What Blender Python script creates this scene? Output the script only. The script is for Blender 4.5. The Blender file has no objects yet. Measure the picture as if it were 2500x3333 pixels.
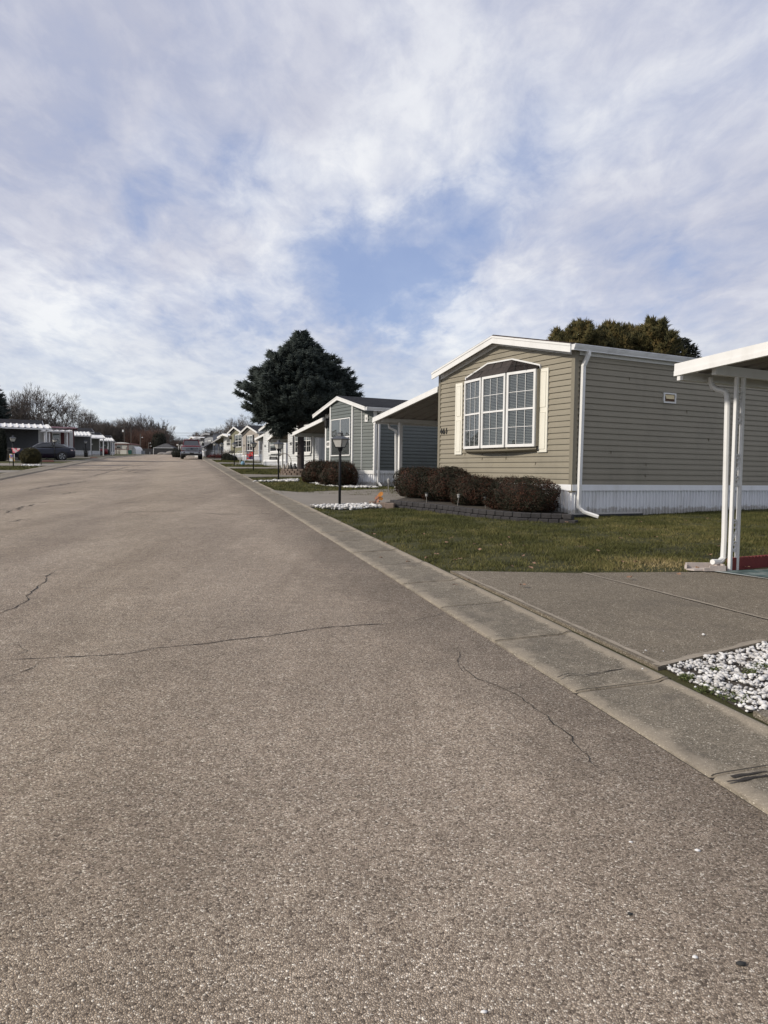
import bpy, math, random
import numpy as np
from mathutils import Vector as V, Matrix
R = math.radians
random.seed(7); rng = np.random.default_rng(7)
SC = bpy.context.scene
COL = SC.collection
# ------------------------------------------------------------------ camera model and ground
F, CX, CY, EYE = 2410., 1250., 1666.5, 1.52
PITCH, ROLL = math.atan(128.5/2410), .0125
FW = V((0, math.cos(PITCH), -math.sin(PITCH)))
_r0, _u0 = V((1, 0, 0)), V((0, math.sin(PITCH), math.cos(PITCH)))
RT = _r0*math.cos(ROLL)+_u0*math.sin(ROLL)
UP = _u0*math.cos(ROLL)-_r0*math.sin(ROLL)
EYEP = V((0, 0, EYE))
def ray(px, py):
    d = FW*F+RT*(px-CX)-UP*(py-CY)
    return d/d.y
def gz(y):                       # the street climbs gently away from the camera
    if y < 75: return .0353*y
    if y < 235: return .0353*75+.0232*(y-75)
    return .0353*75+.0232*160
def GP(px, py, dz=0.):           # point of the ground seen at a pixel
    d = ray(px, py); lo, hi = .2, 400.
    for _ in range(50):
        m = (lo+hi)/2
        if EYE+m*d.z-gz(m)-dz > 0: lo = m
        else: hi = m
    return EYEP+d*lo
def P(px, py, Y): return EYEP+ray(px, py)*Y
def XY(px, Y, dz=0.):            # ground point at depth Y in the direction of a column
    x = P(px, 1480, Y).x
    return V((x, Y, gz(Y)+dz))
HA = R(28.3)                     # direction of every home's long axis
HV = V((math.cos(HA), math.sin(HA), 0)); HU = V((-math.sin(HA), math.cos(HA), 0))
SA = R(90+15.6)                  # street direction
SD = V((math.cos(SA), math.sin(SA), 0)); SN = V((math.sin(SA), -math.cos(SA), 0))   # along, to the right

# ------------------------------------------------------------------ materials
MATS = {}
def new_mat(name):
    m = bpy.data.materials.new(name); m.use_nodes = True
    nt = m.node_tree; b = nt.nodes['Principled BSDF']
    return m, nt, b
def nd(nt, t, **kw):
    n = nt.nodes.new(t)
    for k, v in kw.items():
        if k in n.inputs: n.inputs[k].default_value = v
        else: setattr(n, k, v)
    return n
def ramp(nt, fac, stops, interp='LINEAR'):
    r = nt.nodes.new('ShaderNodeValToRGB'); r.color_ramp.interpolation = interp
    els = r.color_ramp.elements
    while len(els) < len(stops): els.new(.5)
    for e, (p, c) in zip(els, stops):
        e.position = p; e.color = (*c, 1) if len(c) == 3 else c
    if fac is not None: nt.links.new(fac, r.inputs[0])
    return r
def mixc(nt, a, b, f, mode='MIX'):
    m = nt.nodes.new('ShaderNodeMix'); m.data_type = 'RGBA'; m.blend_type = mode
    for s, v in ((6, a), (7, b), (0, f)):
        if hasattr(v, 'is_linked') or isinstance(v, bpy.types.NodeSocket): nt.links.new(v, m.inputs[s])
        else: m.inputs[s].default_value = (*v, 1) if isinstance(v, tuple) else v
    return m.outputs[2]
def simple(name, col, rough=.6, var=.12, scale=3., bump=.0, bscale=60., metal=0., stain=None, spec=.5, coat=0.):
    if name in MATS: return MATS[name]
    m, nt, b = new_mat(name)
    tc = nd(nt, 'ShaderNodeTexCoord')
    n = nd(nt, 'ShaderNodeTexNoise', Scale=scale, Detail=5., Roughness=.6)
    nt.links.new(tc.outputs['Object'], n.inputs['Vector'])
    lo = tuple(c*(1-var) for c in col); hi = tuple(min(1, c*(1+var)) for c in col)
    r = ramp(nt, n.outputs['Fac'], [(.3, lo), (.7, hi)])
    out = r.outputs[0]
    if stain:
        n2 = nd(nt, 'ShaderNodeTexNoise', Scale=stain[0], Detail=6., Roughness=.7)
        mp = nd(nt, 'ShaderNodeMapping'); mp.inputs['Scale'].default_value = stain[3] if len(stain) > 3 else (1, 1, 1)
        nt.links.new(tc.outputs['Object'], mp.inputs[0]); nt.links.new(mp.outputs[0], n2.inputs['Vector'])
        r2 = ramp(nt, n2.outputs['Fac'], [(.5, (0, 0, 0)), (.75, (stain[2],)*3)])
        out = mixc(nt, out, stain[1], r2.outputs[0])
    nt.links.new(out, b.inputs['Base Color'])
    b.inputs['Roughness'].default_value = rough; b.inputs['Metallic'].default_value = metal
    b.inputs['Specular IOR Level'].default_value = spec
    if coat: b.inputs['Coat Weight'].default_value = coat
    if bump:
        n3 = nd(nt, 'ShaderNodeTexNoise', Scale=bscale, Detail=4.)
        nt.links.new(tc.outputs['Object'], n3.inputs['Vector'])
        bp = nd(nt, 'ShaderNodeBump', Strength=bump, Distance=.01)
        nt.links.new(n3.outputs['Fac'], bp.inputs['Height']); nt.links.new(bp.outputs[0], b.inputs['Normal'])
    MATS[name] = m
    return m

def aggregate_mat(name, cols, scale, bump, bigcol=None, patches=None, speck=.0, rough=.85, warm=None):
    """stones set in a binder: Voronoi stones, each with its own colour"""
    m, nt, b = new_mat(name); L = nt.links.new
    tc = nd(nt, 'ShaderNodeTexCoord'); co = tc.outputs['Object']
    wn = nd(nt, 'ShaderNodeTexNoise', Scale=scale*.5, Detail=2.)
    L(co, wn.inputs['Vector'])
    ad = nd(nt, 'ShaderNodeVectorMath', operation='MULTIPLY_ADD')
    L(wn.outputs['Color'], ad.inputs[0]); ad.inputs[1].default_value = (.6/scale,)*3; L(co, ad.inputs[2])
    v = nd(nt, 'ShaderNodeTexVoronoi', Scale=scale); L(ad.outputs[0], v.inputs['Vector'])
    v2 = nd(nt, 'ShaderNodeTexVoronoi', Scale=scale, feature='DISTANCE_TO_EDGE'); L(ad.outputs[0], v2.inputs['Vector'])
    sep = nd(nt, 'ShaderNodeSeparateColor'); L(v.outputs['Color'], sep.inputs[0])
    r = ramp(nt, sep.outputs[0], cols)
    edge = ramp(nt, v2.outputs['Distance'], [(.0, (0, 0, 0)), (.13, (1, 1, 1))])
    c = mixc(nt, tuple(x*.42 for x in cols[1][1]), r.outputs[0], edge.outputs[0])
    # mottling at several scales
    for sc_, lo_, hi_ in ((.35, .86, 1.1), (1.7, .9, 1.09), (9., .88, 1.12)):
        n = nd(nt, 'ShaderNodeTexNoise', Scale=sc_, Detail=6., Roughness=.65); L(co, n.inputs['Vector'])
        rr = ramp(nt, n.outputs['Fac'], [(.3, (lo_,)*3), (.7, (hi_,)*3)])
        c = mixc(nt, c, rr.outputs[0], 1., 'MULTIPLY')
    if patches:
        n = nd(nt, 'ShaderNodeTexNoise', Scale=patches[0], Detail=7., Roughness=.7); L(co, n.inputs['Vector'])
        rr = ramp(nt, n.outputs['Fac'], [(patches[1], (0, 0, 0)), (patches[1]+.12, (patches[3],)*3)])
        c = mixc(nt, c, patches[2], rr.outputs[0])
    L(c, b.inputs['Base Color']); b.inputs['Roughness'].default_value = rough
    b.inputs['Specular IOR Level'].default_value = .3
    h = nd(nt, 'ShaderNodeMath', operation='MULTIPLY_ADD'); L(v2.outputs['Distance'], h.inputs[0]); h.inputs[1].default_value = 1.6
    L(sep.outputs[1], h.inputs[2])
    bp = nd(nt, 'ShaderNodeBump', Strength=bump, Distance=.6/scale); L(h.outputs[0], bp.inputs['Height'])
    L(bp.outputs[0], b.inputs['Normal'])
    return m, nt, b, c, co

# ------------------------------------------------------------------ mesh helper
class MB:
    def __init__(s, M=None): s.v = []; s.f = []; s.M = M; s.uv = None
    def add(s, vs, fs):
        o = len(s.v)
        if s.M is not None: vs = [s.M @ V(p) for p in vs]
        s.v.extend([tuple(p) for p in vs]); s.f.extend([tuple(i+o for i in f) for f in fs]); return s
    def box(s, x0, x1, y0, y1, z0, z1):
        return s.add([(x0,y0,z0),(x1,y0,z0),(x1,y1,z0),(x0,y1,z0),(x0,y0,z1),(x1,y0,z1),(x1,y1,z1),(x0,y1,z1)],
                     [(3,2,1,0),(4,5,6,7),(0,1,5,4),(1,2,6,5),(2,3,7,6),(3,0,4,7)])
    def bbox(s, x0, x1, y0, y1, z0, z1, b=.01):      # box with chamfered vertical section
        P8 = lambda e, z: [(x0+b-e*b,y0+e*0,z)]
        o = [(x0+b,y0),(x1-b,y0),(x1,y0+b),(x1,y1-b),(x1-b,y1),(x0+b,y1),(x0,y1-b),(x0,y0+b)]
        i = [(x0+b,y0+b),(x1-b,y0+b),(x1-b,y0+b),(x1-b,y1-b),(x1-b,y1-b),(x0+b,y1-b),(x0+b,y1-b),(x0+b,y0+b)]
        vs = [(x,y,z0+b) for x,y in o]+[(x,y,z1-b) for x,y in o]+[(x,y,z1) for x,y in i]+[(x,y,z0) for x,y in i]
        fs = [(k,(k+1)%8,8+(k+1)%8,8+k) for k in range(8)]+[(8+k,8+(k+1)%8,16+(k+1)%8,16+k) for k in range(8)]
        fs += [tuple(range(16,24)), tuple(reversed(range(24,32)))]+[(24+k,24+(k+1)%8,(k+1)%8,k) for k in range(8)]
        return s.add(vs, fs)
    def poly(s, pts): return s.add(pts, [tuple(range(len(pts)))])
    def prism(s, pts, d):                            # pts: 3-D polygon, d: extrusion vector
        d = V(d); n = len(pts); a = [V(p) for p in pts]; b = [p+d for p in a]
        return s.add(a+b, [tuple(reversed(range(n))), tuple(range(n, 2*n))]+[(i,(i+1)%n,n+(i+1)%n,n+i) for i in range(n)])
    def bar(s, a, b, w, h=None, up=(0,0,1)):
        h = h or w; a = V(a); b = V(b); d = (b-a).normalized(); u = V(up)
        if abs(d.dot(u)) > .99: u = V((1,0,0))
        x = d.cross(u).normalized(); z = x.cross(d)
        x *= w/2; z *= h/2
        return s.add([a-x-z,a+x-z,a+x+z,a-x+z,b-x-z,b+x-z,b+x+z,b-x+z], [(0,1,2,3),(7,6,5,4),(0,4,5,1),(1,5,6,2),(2,6,7,3),(3,7,4,0)])
    def tube(s, pts, rad, n=8, cap=True):
        pts = [V(p) for p in pts]
        if not hasattr(rad, '__len__'): rad = [rad]*len(pts)
        rings = []; px = None
        for i, p in enumerate(pts):
            d = (pts[min(i+1, len(pts)-1)]-pts[max(i-1, 0)]).normalized()
            if px is None:
                px = d.orthogonal().normalized()
            px = (px-d*px.dot(d)).normalized(); py = d.cross(px)
            rings.append([p+px*(rad[i]*math.cos(2*math.pi*k/n))+py*(rad[i]*math.sin(2*math.pi*k/n)) for k in range(n)])
        vs = [q for r in rings for q in r]; m = len(pts)
        fs = [(i*n+k, i*n+(k+1)%n, (i+1)*n+(k+1)%n, (i+1)*n+k) for i in range(m-1) for k in range(n)]
        if cap: fs += [tuple(reversed(range(n))), tuple(range((m-1)*n, m*n))]
        return s.add(vs, fs)
    def lathe(s, prof, n=16, c=(0,0,0), ang=0.):     # prof: (radius, z)
        c = V(c); m = len(prof)
        vs = [c+V((r*math.cos(ang+2*math.pi*k/n), r*math.sin(ang+2*math.pi*k/n), z)) for r, z in prof for k in range(n)]
        fs = [(i*n+k, i*n+(k+1)%n, (i+1)*n+(k+1)%n, (i+1)*n+k) for i in range(m-1) for k in range(n)]
        fs += [tuple(reversed(range(n))), tuple(range((m-1)*n, m*n))]
        return s.add(vs, fs)
    def build(s, name, mat, parent=None, smooth=False):
        me = bpy.data.meshes.new(name); me.from_pydata(s.v, [], s.f); me.update()
        me.materials.append(mat)
        if smooth: me.polygons.foreach_set('use_smooth', [True]*len(me.polygons))
        o = bpy.data.objects.new(name, me); COL.objects.link(o)
        if parent is not None: o.parent = parent
        return o
def tag(o, label, cat=None, group=None, kind=None):
    if label: o['label'] = label
    if cat: o['category'] = cat
    if group: o['group'] = group
    if kind: o['kind'] = kind
    return o
def thing(name, label, cat, loc=(0,0,0), rz=0., group=None):
    o = bpy.data.objects.new(name, None); COL.objects.link(o); o.empty_display_size = .2
    o.location = loc; o.rotation_euler = (0, 0, rz)
    return tag(o, label, cat, group)
def copy_tree(o, loc, rz, label=None, sc=None, parent=None):
    c = o.copy(); COL.objects.link(c)
    if parent is not None: c.parent = parent
    else:
        c.location = loc; c.rotation_euler = (0, 0, rz)
        if sc is not None: c.scale = sc if hasattr(sc, '__len__') else (sc,)*3
        if label: c['label'] = label
    for ch in [x for x in list(COL.objects) if x.parent == o]: copy_tree(ch, None, None, parent=c)
    return c
def text_mesh(txt, size, ext, M, name, mat, parent, sx=1.):
    cu = bpy.data.curves.new(name, 'FONT'); cu.body = txt; cu.size = size; cu.extrude = ext; cu.align_x = 'CENTER'; cu.align_y = 'CENTER'; cu.offset = size*.004; cu.space_character = 1.12
    t = bpy.data.objects.new(name+'_source', cu)
    COL.objects.link(t); bpy.context.view_layer.update()
    me = bpy.data.meshes.new_from_object(t.evaluated_get(bpy.context.evaluated_depsgraph_get()))
    bpy.data.objects.remove(t); bpy.data.curves.remove(cu)
    me.transform(M @ Matrix.Diagonal((sx, 1, 1, 1))); me.name = name; me.materials.clear(); me.materials.append(mat)
    o = bpy.data.objects.new(name, me); COL.objects.link(o); o.parent = parent
    return o

# ------------------------------------------------------------------ palette
white = simple('white_trim', (.67,.67,.66), .45, .04, 2., stain=(3., (.5,.49,.46), .5, (1,1,.25)))
skirtw = simple('white_skirting', (.72,.73,.75), .5, .04, 2., stain=(2.5, (.45,.44,.4), .35, (1,1,.3)))
def splash(m):
    nt = m.node_tree; L = nt.links.new; b = nt.nodes['Principled BSDF']; src = b.inputs['Base Color'].links[0].from_socket
    tc = nd(nt, 'ShaderNodeTexCoord'); sp = nd(nt, 'ShaderNodeSeparateXYZ'); L(tc.outputs['Object'], sp.inputs[0])
    n = nd(nt, 'ShaderNodeTexNoise', Scale=7., Detail=6., Roughness=.7); L(tc.outputs['Object'], n.inputs['Vector'])
    a = nd(nt, 'ShaderNodeMath', operation='MULTIPLY_ADD'); L(n.outputs['Fac'], a.inputs[0]); a.inputs[1].default_value = -.38; L(sp.outputs[2], a.inputs[2])
    r = ramp(nt, a.outputs[0], [(0., (.6,)*3), (.06, (.0,)*3)]); L(mixc(nt, src, (.24,.21,.16), r.outputs[0]), b.inputs['Base Color'])
splash(skirtw)
gutterw = simple('gutter_enamel', (.66,.67,.68), .35, .05, 2., stain=(3., (.35,.35,.34), .6, (1,1,2)))
cream = simple('cream_shutter', (.68,.66,.58), .5, .03)
black = simple('black_metal', (.010,.011,.013), .65, .1, spec=.2)
matte_black = simple('matte_black', (.02,.02,.02), .8, .1)
shingle_dark = None
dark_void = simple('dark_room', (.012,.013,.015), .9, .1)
curtain = simple('curtain_cloth', (.33,.34,.34), .9, .15, 14.)
blindm = simple('blind_slat', (.46,.46,.45), .7, .05)
def siding_mat(name, col): return simple(name, col, .55, .05, 1.2, stain=(1.6, tuple(c*.72 for c in col), .55, (1,1,.35)), bump=.06, bscale=140.)
def shingles(name, c1, c2):
    m, nt, b = new_mat(name); L = nt.links.new
    tc = nd(nt, 'ShaderNodeTexCoord')
    br = nd(nt, 'ShaderNodeTexBrick'); br.inputs['Scale'].default_value = 1.
    br.inputs['Brick Width'].default_value = .31; br.inputs['Row Height'].default_value = .14; br.inputs['Mortar Size'].default_value = .006
    br.inputs['Color1'].default_value = (*c1, 1); br.inputs['Color2'].default_value = (*c2, 1); br.inputs['Mortar'].default_value = (c1[0]*.4,)*3+(1,)
    L(tc.outputs['Object'], br.inputs['Vector'])
    n = nd(nt, 'ShaderNodeTexNoise', Scale=160., Detail=3.); L(tc.outputs['Object'], n.inputs['Vector'])
    r = ramp(nt, n.outputs['Fac'], [(.3, (.7,.7,.7)), (.7, (1.3,1.3,1.3))])
    L(mixc(nt, br.outputs['Color'], r.outputs[0], 1., 'MULTIPLY'), b.inputs['Base Color'])
    b.inputs['Roughness'].default_value = .95; b.inputs['Specular IOR Level'].default_value = .1
    bp = nd(nt, 'ShaderNodeBump', Strength=.6, Distance=.01); L(br.outputs['Fac'], bp.inputs['Height']); bp.invert = True
    L(bp.outputs[0], b.inputs['Normal'])
    return m
roof_black = shingles('charcoal_shingles', (.02,.021,.026), (.032,.033,.038))
roof_brown = shingles('brown_shingles', (.042,.033,.032), (.06,.048,.046))
roof_grey = shingles('grey_shingles', (.07,.07,.075), (.1,.1,.105))
def glass_mat():
    m, nt, b = new_mat('window_glass'); L = nt.links.new
    out = nt.nodes['Material Output']; nt.nodes.remove(b)
    tr = nd(nt, 'ShaderNodeBsdfTransparent'); tr.inputs[0].default_value = (.74,.78,.78,1)
    gl = nd(nt, 'ShaderNodeBsdfGlossy', Roughness=.03)
    n = nd(nt, 'ShaderNodeTexNoise', Scale=2.4, Detail=1.5); tc = nd(nt, 'ShaderNodeTexCoord'); L(tc.outputs['Object'], n.inputs['Vector'])
    bp = nd(nt, 'ShaderNodeBump', Strength=.12, Distance=.05); L(n.outputs['Fac'], bp.inputs['Height']); L(bp.outputs[0], gl.inputs['Normal'])
    lwt = nd(nt, 'ShaderNodeLayerWeight', Blend=.5); fr = nd(nt, 'ShaderNodeMath', operation='POWER'); L(lwt.outputs['Facing'], fr.inputs[0]); fr.inputs[1].default_value = 4.
    ad = nd(nt, 'ShaderNodeMath', operation='ADD'); L(fr.outputs[0], ad.inputs[0]); ad.inputs[1].default_value = .13
    mx = nd(nt, 'ShaderNodeMixShader'); L(ad.outputs[0], mx.inputs[0]); L(tr.outputs[0], mx.inputs[1]); L(gl.outputs[0], mx.inputs[2])
    L(mx.outputs[0], out.inputs[0]); return m
glass = glass_mat()
lamp_glass = simple('frosted_lamp_glass', (.42,.42,.40), .35, .1, 8.)

# ------------------------------------------------------------------ wall builders.  wall coordinates: (s along, d outward, z up)
def fmat(org, adir, ndir):
    a, n = V(adir), V(ndir)
    return Matrix(((a.x,n.x,0,org[0]),(a.y,n.y,0,org[1]),(a.z,n.z,1,org[2]),(0,0,0,1)))
def clip(poly, za, zb):
    for sgn, zc in ((1, za), (-1, zb)):
        out = []
        for i in range(len(poly)):
            p, q = poly[i], poly[(i+1) % len(poly)]
            ip, iq = sgn*(p[1]-zc) >= -1e-9, sgn*(q[1]-zc) >= -1e-9
            if ip: out.append(p)
            if ip != iq:
                t = (zc-p[1])/(q[1]-p[1]); out.append((p[0]+t*(q[0]-p[0]), zc))
        poly = out
        if len(poly) < 3: return []
    return poly
LAP = [(0,.026),(.44,.023),(.52,.010),(.97,.003),(1,-.004)]
LAP1 = [(0,.02),(1,.003)]
def siding(mb, M, poly, course=.127, prof=LAP):
    sv = mb.M; mb.M = M
    z0 = min(p[1] for p in poly); z1 = max(p[1] for p in poly); z = z0
    while z < z1-1e-4:
        for (f0, o0), (f1, o1) in zip(prof[:-1], prof[1:]):
            a, b = z+f0*course, z+f1*course
            c = clip(poly, a, b)
            if c: mb.add([(s, o0+(o1-o0)*(zz-a)/(b-a), zz) for s, zz in c], [tuple(range(len(c)))])
        c = clip(poly, z, z+.001)
        if c:
            s0, s1 = min(p[0] for p in c), max(p[0] for p in c)
            mb.add([(s0, -.002, z), (s1, -.002, z), (s1, prof[0][1], z), (s0, prof[0][1], z)], [(0,1,2,3)])
        z += course
    mb.M = sv
def ribbed(mb, M, s0, s1, z0, z1, per=.115, d=.032):
    sv = mb.M; mb.M = M
    prof = []; s = s0; k = 0
    while s < s1:
        w = per*(1. if k % 3 else .72)
        for a, o in ((0, 0), (.72, 0), (.78, d), (.92, d), (.97, 0)):
            q = s+a*w
            if q <= s1: prof.append((q, o))
        s += w; k += 1
    prof.append((s1, 0))
    za = z0 if callable(z0) else (lambda q: z0)
    vs = [(q, o, za(q)) for q, o in prof]+[(q, o, z1) for q, o in prof]; n = len(prof)
    mb.add(vs, [(i, i+1, n+i+1, n+i) for i in range(n-1)]); mb.M = sv
def window(parent, M, s0, s1, z0, z1, nx=2, nyt=2, nyb=2, mull=(), shut=None, fw=.05, blinds=.5, proud=.045, frame=None, deco=None, midz=.5, off=.027):
    """window > pane ; frame, mullions and muntins in the window mesh; blinds are a sub-part"""
    fm = frame or white
    M = M @ Matrix.Translation((0, off, 0))
    mb = MB(M)
    mb.box(s0, s1, -.0, proud, z0, z0+fw*1.1); mb.box(s0, s1, 0, proud, z1-fw, z1)
    mb.box(s0, s0+fw, 0, proud-.001, z0+fw*1.1, z1-fw); mb.box(s1-fw, s1, 0, proud-.001, z0+fw*1.1, z1-fw)
    zm = z0+(z1-z0)*midz
    edges = [s0+fw]+[s0+(s1-s0)*m for m in mull]+[s1-fw]
    for m in mull:
        c = s0+(s1-s0)*m; mb.box(c-fw*.5, c+fw*.5, 0, proud-.004, z0+fw*1.1, z1-fw)
    mb.box(s0+fw, s1-fw, .0, proud-.008, zm-.022, zm+.022)
    t = .006
    for a, b in zip(edges[:-1], edges[1:]):
        for k in range(1, nx):
            c = a+(b-a)*k/nx; mb.box(c-t, c+t, .026, .032, z0+fw*1.1, zm-.022); mb.box(c-t, c+t, .026, .032, zm+.022, z1-fw)
        for za, zb, n in ((z0+fw, zm, nyb), (zm, z1-fw, nyt)):
            for k in range(1, n):
                c = za+(zb-za)*k/n; mb.box(a, b, .0262, .0318, c-t, c+t)
    w = mb.build('window', fm, parent)
    MB(M).add([(s0+fw,.02,z0+fw),(s1-fw,.02,z0+fw),(s1-fw,.02,z1-fw),(s0+fw,.02,z1-fw)], [(0,1,2,3)]).build('pane', glass, w)
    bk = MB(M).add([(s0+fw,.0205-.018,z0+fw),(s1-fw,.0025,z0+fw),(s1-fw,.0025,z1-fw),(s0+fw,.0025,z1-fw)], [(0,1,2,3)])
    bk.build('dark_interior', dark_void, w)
    if blinds == 'slats':
        b = MB(M); z = z0+fw
        while z < z1-fw:
            b.add([(s0+fw,.006,z),(s1-fw,.006,z),(s1-fw,.012,z+.012),(s0+fw,.012,z+.012)], [(0,1,2,3)]); z += .036
        b.build('blind', blindm, w)
    elif blinds:
        b = MB(M); n = max(6, int((s1-s0)/.05)); zt = z1-fw; zb = z1-fw-(z1-z0)*blinds
        vs = [(s0+fw+(s1-s0-2*fw)*i/n, .006+.006*(i % 2), z) for z in (zb, zt) for i in range(n+1)]
        b.add(vs, [(i, i+1, n+2+i, n+1+i) for i in range(n)]); b.build('curtain', curtain, w)
    if shut:
        for a in (s0-shut[0]-.015, s1+.015):
            sh = MB(M); z_0, z_1 = z0-shut[2], z1+shut[2]
            sh.box(a, a+shut[0], 0, .03, z_0, z_1)
            k = .05
            for q0, q1 in ((z_0+k, (z_0+z_1)/2-.03), ((z_0+z_1)/2+.03, z_1-k)):
                sh.box(a+k*.8, a+shut[0]-k*.8, .03, .037, q0, q1)
                sh.box(a+k*1.5, a+shut[0]-k*1.5, .037, .042, q0+.04, q1-.04)
            sh.build('shutter', shut[1], parent)
    return w

def hit(root_loc, M, px, py, d=0.):
    """(s, z) where the line of sight meets a wall plane, d in front of it"""
    W = Matrix.Translation(root_loc) @ Matrix.Rotation(HA, 4, 'Z') @ M
    o = W @ V((0, d, 0)); n = (W.to_3x3() @ V((0, 1, 0)))
    r = ray(px, py); t = (o-EYEP).dot(n)/r.dot(n)
    q = W.inverted() @ (EYEP+r*t)
    return q.x, q.z
MFR = fmat((0,0,0), (0,1,0), (-1,0,0))       # front wall of a home on the right side of the street
MSD = fmat((0,0,0), (1,0,0), (0,-1,0))       # near side wall
MFL = fmat((0,0,0), (0,1,0), (1,0,0))        # front wall of a home on the left side

def home(label, loc, L, W, zs, ze, zr, yr=None, sidem=None, roofm=None, skirt=None, course=.127, prof=LAP, side='R', oe=.25, of=.35, fh=.22,
         ze2=None, trim=None, gut=True, rt=.05, band=.14, fasciam=None, name='mobile_home', x_front=0.):
    """zs: top of skirting, ze: eave height, zr: ridge height"""
    root = thing(name, label, 'home', loc, HA)
    yr = W/2 if yr is None else yr; ze2 = ze if ze2 is None else ze2
    sg = 1 if side == 'R' else -1
    xa, xb = (0, L) if side == 'R' else (-L, 0)
    M1 = MFR if side == 'R' else MFL
    rz_ = lambda y: ze+(zr-ze)*(y+oe)/(yr+oe) if y < yr else ze2+(zr-ze2)*(W+oe-y)/(W+oe-yr)
    w = MB()
    gp = [(0, zs), (W, zs), (W, rz_(W)-rt), (yr, zr-rt), (0, rz_(0)-rt)]
    siding(w, M1, gp, course, prof)
    siding(w, MSD, [(xa, zs), (xb, zs), (xb, rz_(0)-rt), (xa, rz_(0)-rt)], course, prof)
    siding(w, fmat((0,W,0), (1,0,0), (0,1,0)), [(xa, zs), (xb, zs), (xb, rz_(W)-rt), (xa, rz_(W)-rt)], course, LAP1)
    siding(w, fmat((sg*L,0,0), (0,1,0), (sg,0,0)), gp, course, LAP1)
    w.build('wall', sidem, root)
    # skirting, following the slope of the ground
    k = MB()
    low = lambda x, y: (-.12)
    ribbed(k, MSD, xa, xb, -.35, zs-.02); ribbed(k, M1, 0, W, -.35, zs-.02)
    ribbed(k, fmat((0,W,0), (1,0,0), (0,1,0)), xa, xb, -.1, zs-.02)
    bd = MB(MSD); bd.box(xa-.02, xb+.02, .012, .042, zs-band*.7, zs+.012); bd.M = M1; bd.box(-.02, W+.02, .012, .042, zs-band*.7, zs+.012)
    sk = k.build('skirting', skirt or skirtw, root); bd.build('skirting_rail', skirt or skirtw, sk)
    t = .075
    for y, yy in ((0, 0), (W, W)):
        s_ = -1 if y == 0 else 1; c = MB()
        c.box(*(sorted((-sg*.032, sg*t))), *(sorted((y+s_*.032, y-s_*t))), zs-.15, rz_(y)-rt-.005)
        c.build('corner_trim', trim or sidem, root)
    x0, x1 = (-of, L+of) if side == 'R' else (-L-of, of)
    r = MB(); r.prism([(x0,-oe,ze),(x0,yr,zr),(x0,W+oe,ze2),(x0,W+oe,ze2-rt),(x0,yr,zr-rt),(x0,-oe,ze-rt)], (x1-x0,0,0))
    ro = r.build('roof', roofm, root)
    fm = fasciam or white
    f = MB(); xf = x0 if side == 'R' else x1
    f.prism([(xf-sg*.03,-oe-.01,ze-.03),(xf-sg*.03,yr,zr-.03),(xf-sg*.03,W+oe+.01,ze2-.03),(xf-sg*.03,W+oe+.01,ze2-fh),(xf-sg*.03,yr,zr-fh),(xf-sg*.03,-oe-.01,ze-fh)], (sg*.028,0,0))
    # three-step face of the rake board
    f.prism([(xf-sg*.042,-oe-.012,ze-.03),(xf-sg*.042,yr,zr-.03),(xf-sg*.042,W+oe+.012,ze2-.03),(xf-sg*.042,W+oe+.012,ze2-.03-fh*.22),(xf-sg*.042,yr,zr-.03-fh*.22),(xf-sg*.042,-oe-.012,ze-.03-fh*.22)], (sg*.011,0,0))
    f.build('fascia', fm, ro)
    so = MB(); so.prism([(x0,-oe,ze-rt-.004),(x0,yr,zr-rt-.004),(x0,W+oe,ze2-rt-.004),(x0,W+oe,ze2-fh*.75),(x0,yr,zr-fh*.75),(x0,-oe,ze-fh*.75)], (sg*(of-.01) if side=='R' else -(of-.01),0,0)) if False else None
    if so is None:
        so = MB(); xs0, xs1 = (x0, -.03) if side == 'R' else (.03, x1)
        so.prism([(xs0,-oe,ze-rt-.004),(xs0,yr,zr-rt-.004),(xs0,W+oe,ze2-rt-.004),(xs0,W+oe,ze2-fh*.8),(xs0,yr,zr-fh*.8),(xs0,-oe,ze-fh*.8)], (xs1-xs0,0,0))
        for y0_, y1_, zz in ((-oe,-.03,ze), (W+.03,W+oe,ze2)):
            so.box(xs0 if side=='L' else -.03, xs1 if side=='R' else -L, y0_, y1_, zz-fh*.8, zz-rt-.004) if False else None
            xq0, xq1 = (-.03, L+of) if side == 'R' else (-L-of, .03)
            so.box(xq0, xq1, y0_, y1_, zz-fh*.82, zz-rt-.004)
    so.build('soffit', fm, ro)
    if gut:
        g = MB(); zz = ze-.045
        sec = [(-oe-.002,zz),(-oe-.125,zz),(-oe-.13,zz-.015),(-oe-.118,zz-.05),(-oe-.085,zz-.115),(-oe-.002,zz-.115)]
        g.prism([(x0+.0,y,z) for y,z in sec], (x1-x0,0,0))
        g.box(x0, x1, -oe-.137, -oe-.12, zz-.012, zz+.006); g.box(x0, x1, -oe-.095, -oe-.08, zz-.122, zz-.108)
        g.build('gutter', gutterw, ro)
    # narrow frieze board under the rake, on the wall
    fr = MB(); xw = -sg*.03
    fz = lambda y: rz_(y)-rt
    fr.prism([(xw,.02,fz(0)-.07),(xw,yr,zr-rt-.07),(xw,W-.02,fz(W)-.07),(xw,W-.02,fz(W)-.2),(xw,yr,zr-rt-.2),(xw,.02,fz(0)-.2)], (sg*.012,0,0))
    fr.prism([(xw+sg*.02,0,fz(0)-.07),(xw+sg*.02,.0,fz(0)-.19),(xw+sg*.02,.001,fz(0)-.19)], (sg*.001,0,0)) if False else None
    q = (x0+of+.1, x1) if side == 'R' else (x0, x1-of-.1)
    fr.box(q[0], q[1], -.034, -.012, fz(0)-.2, fz(0)-.1)
    fr.build('frieze_board', fm, root)
    root['_dims'] = 0; del root['_dims']
    return root

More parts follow.
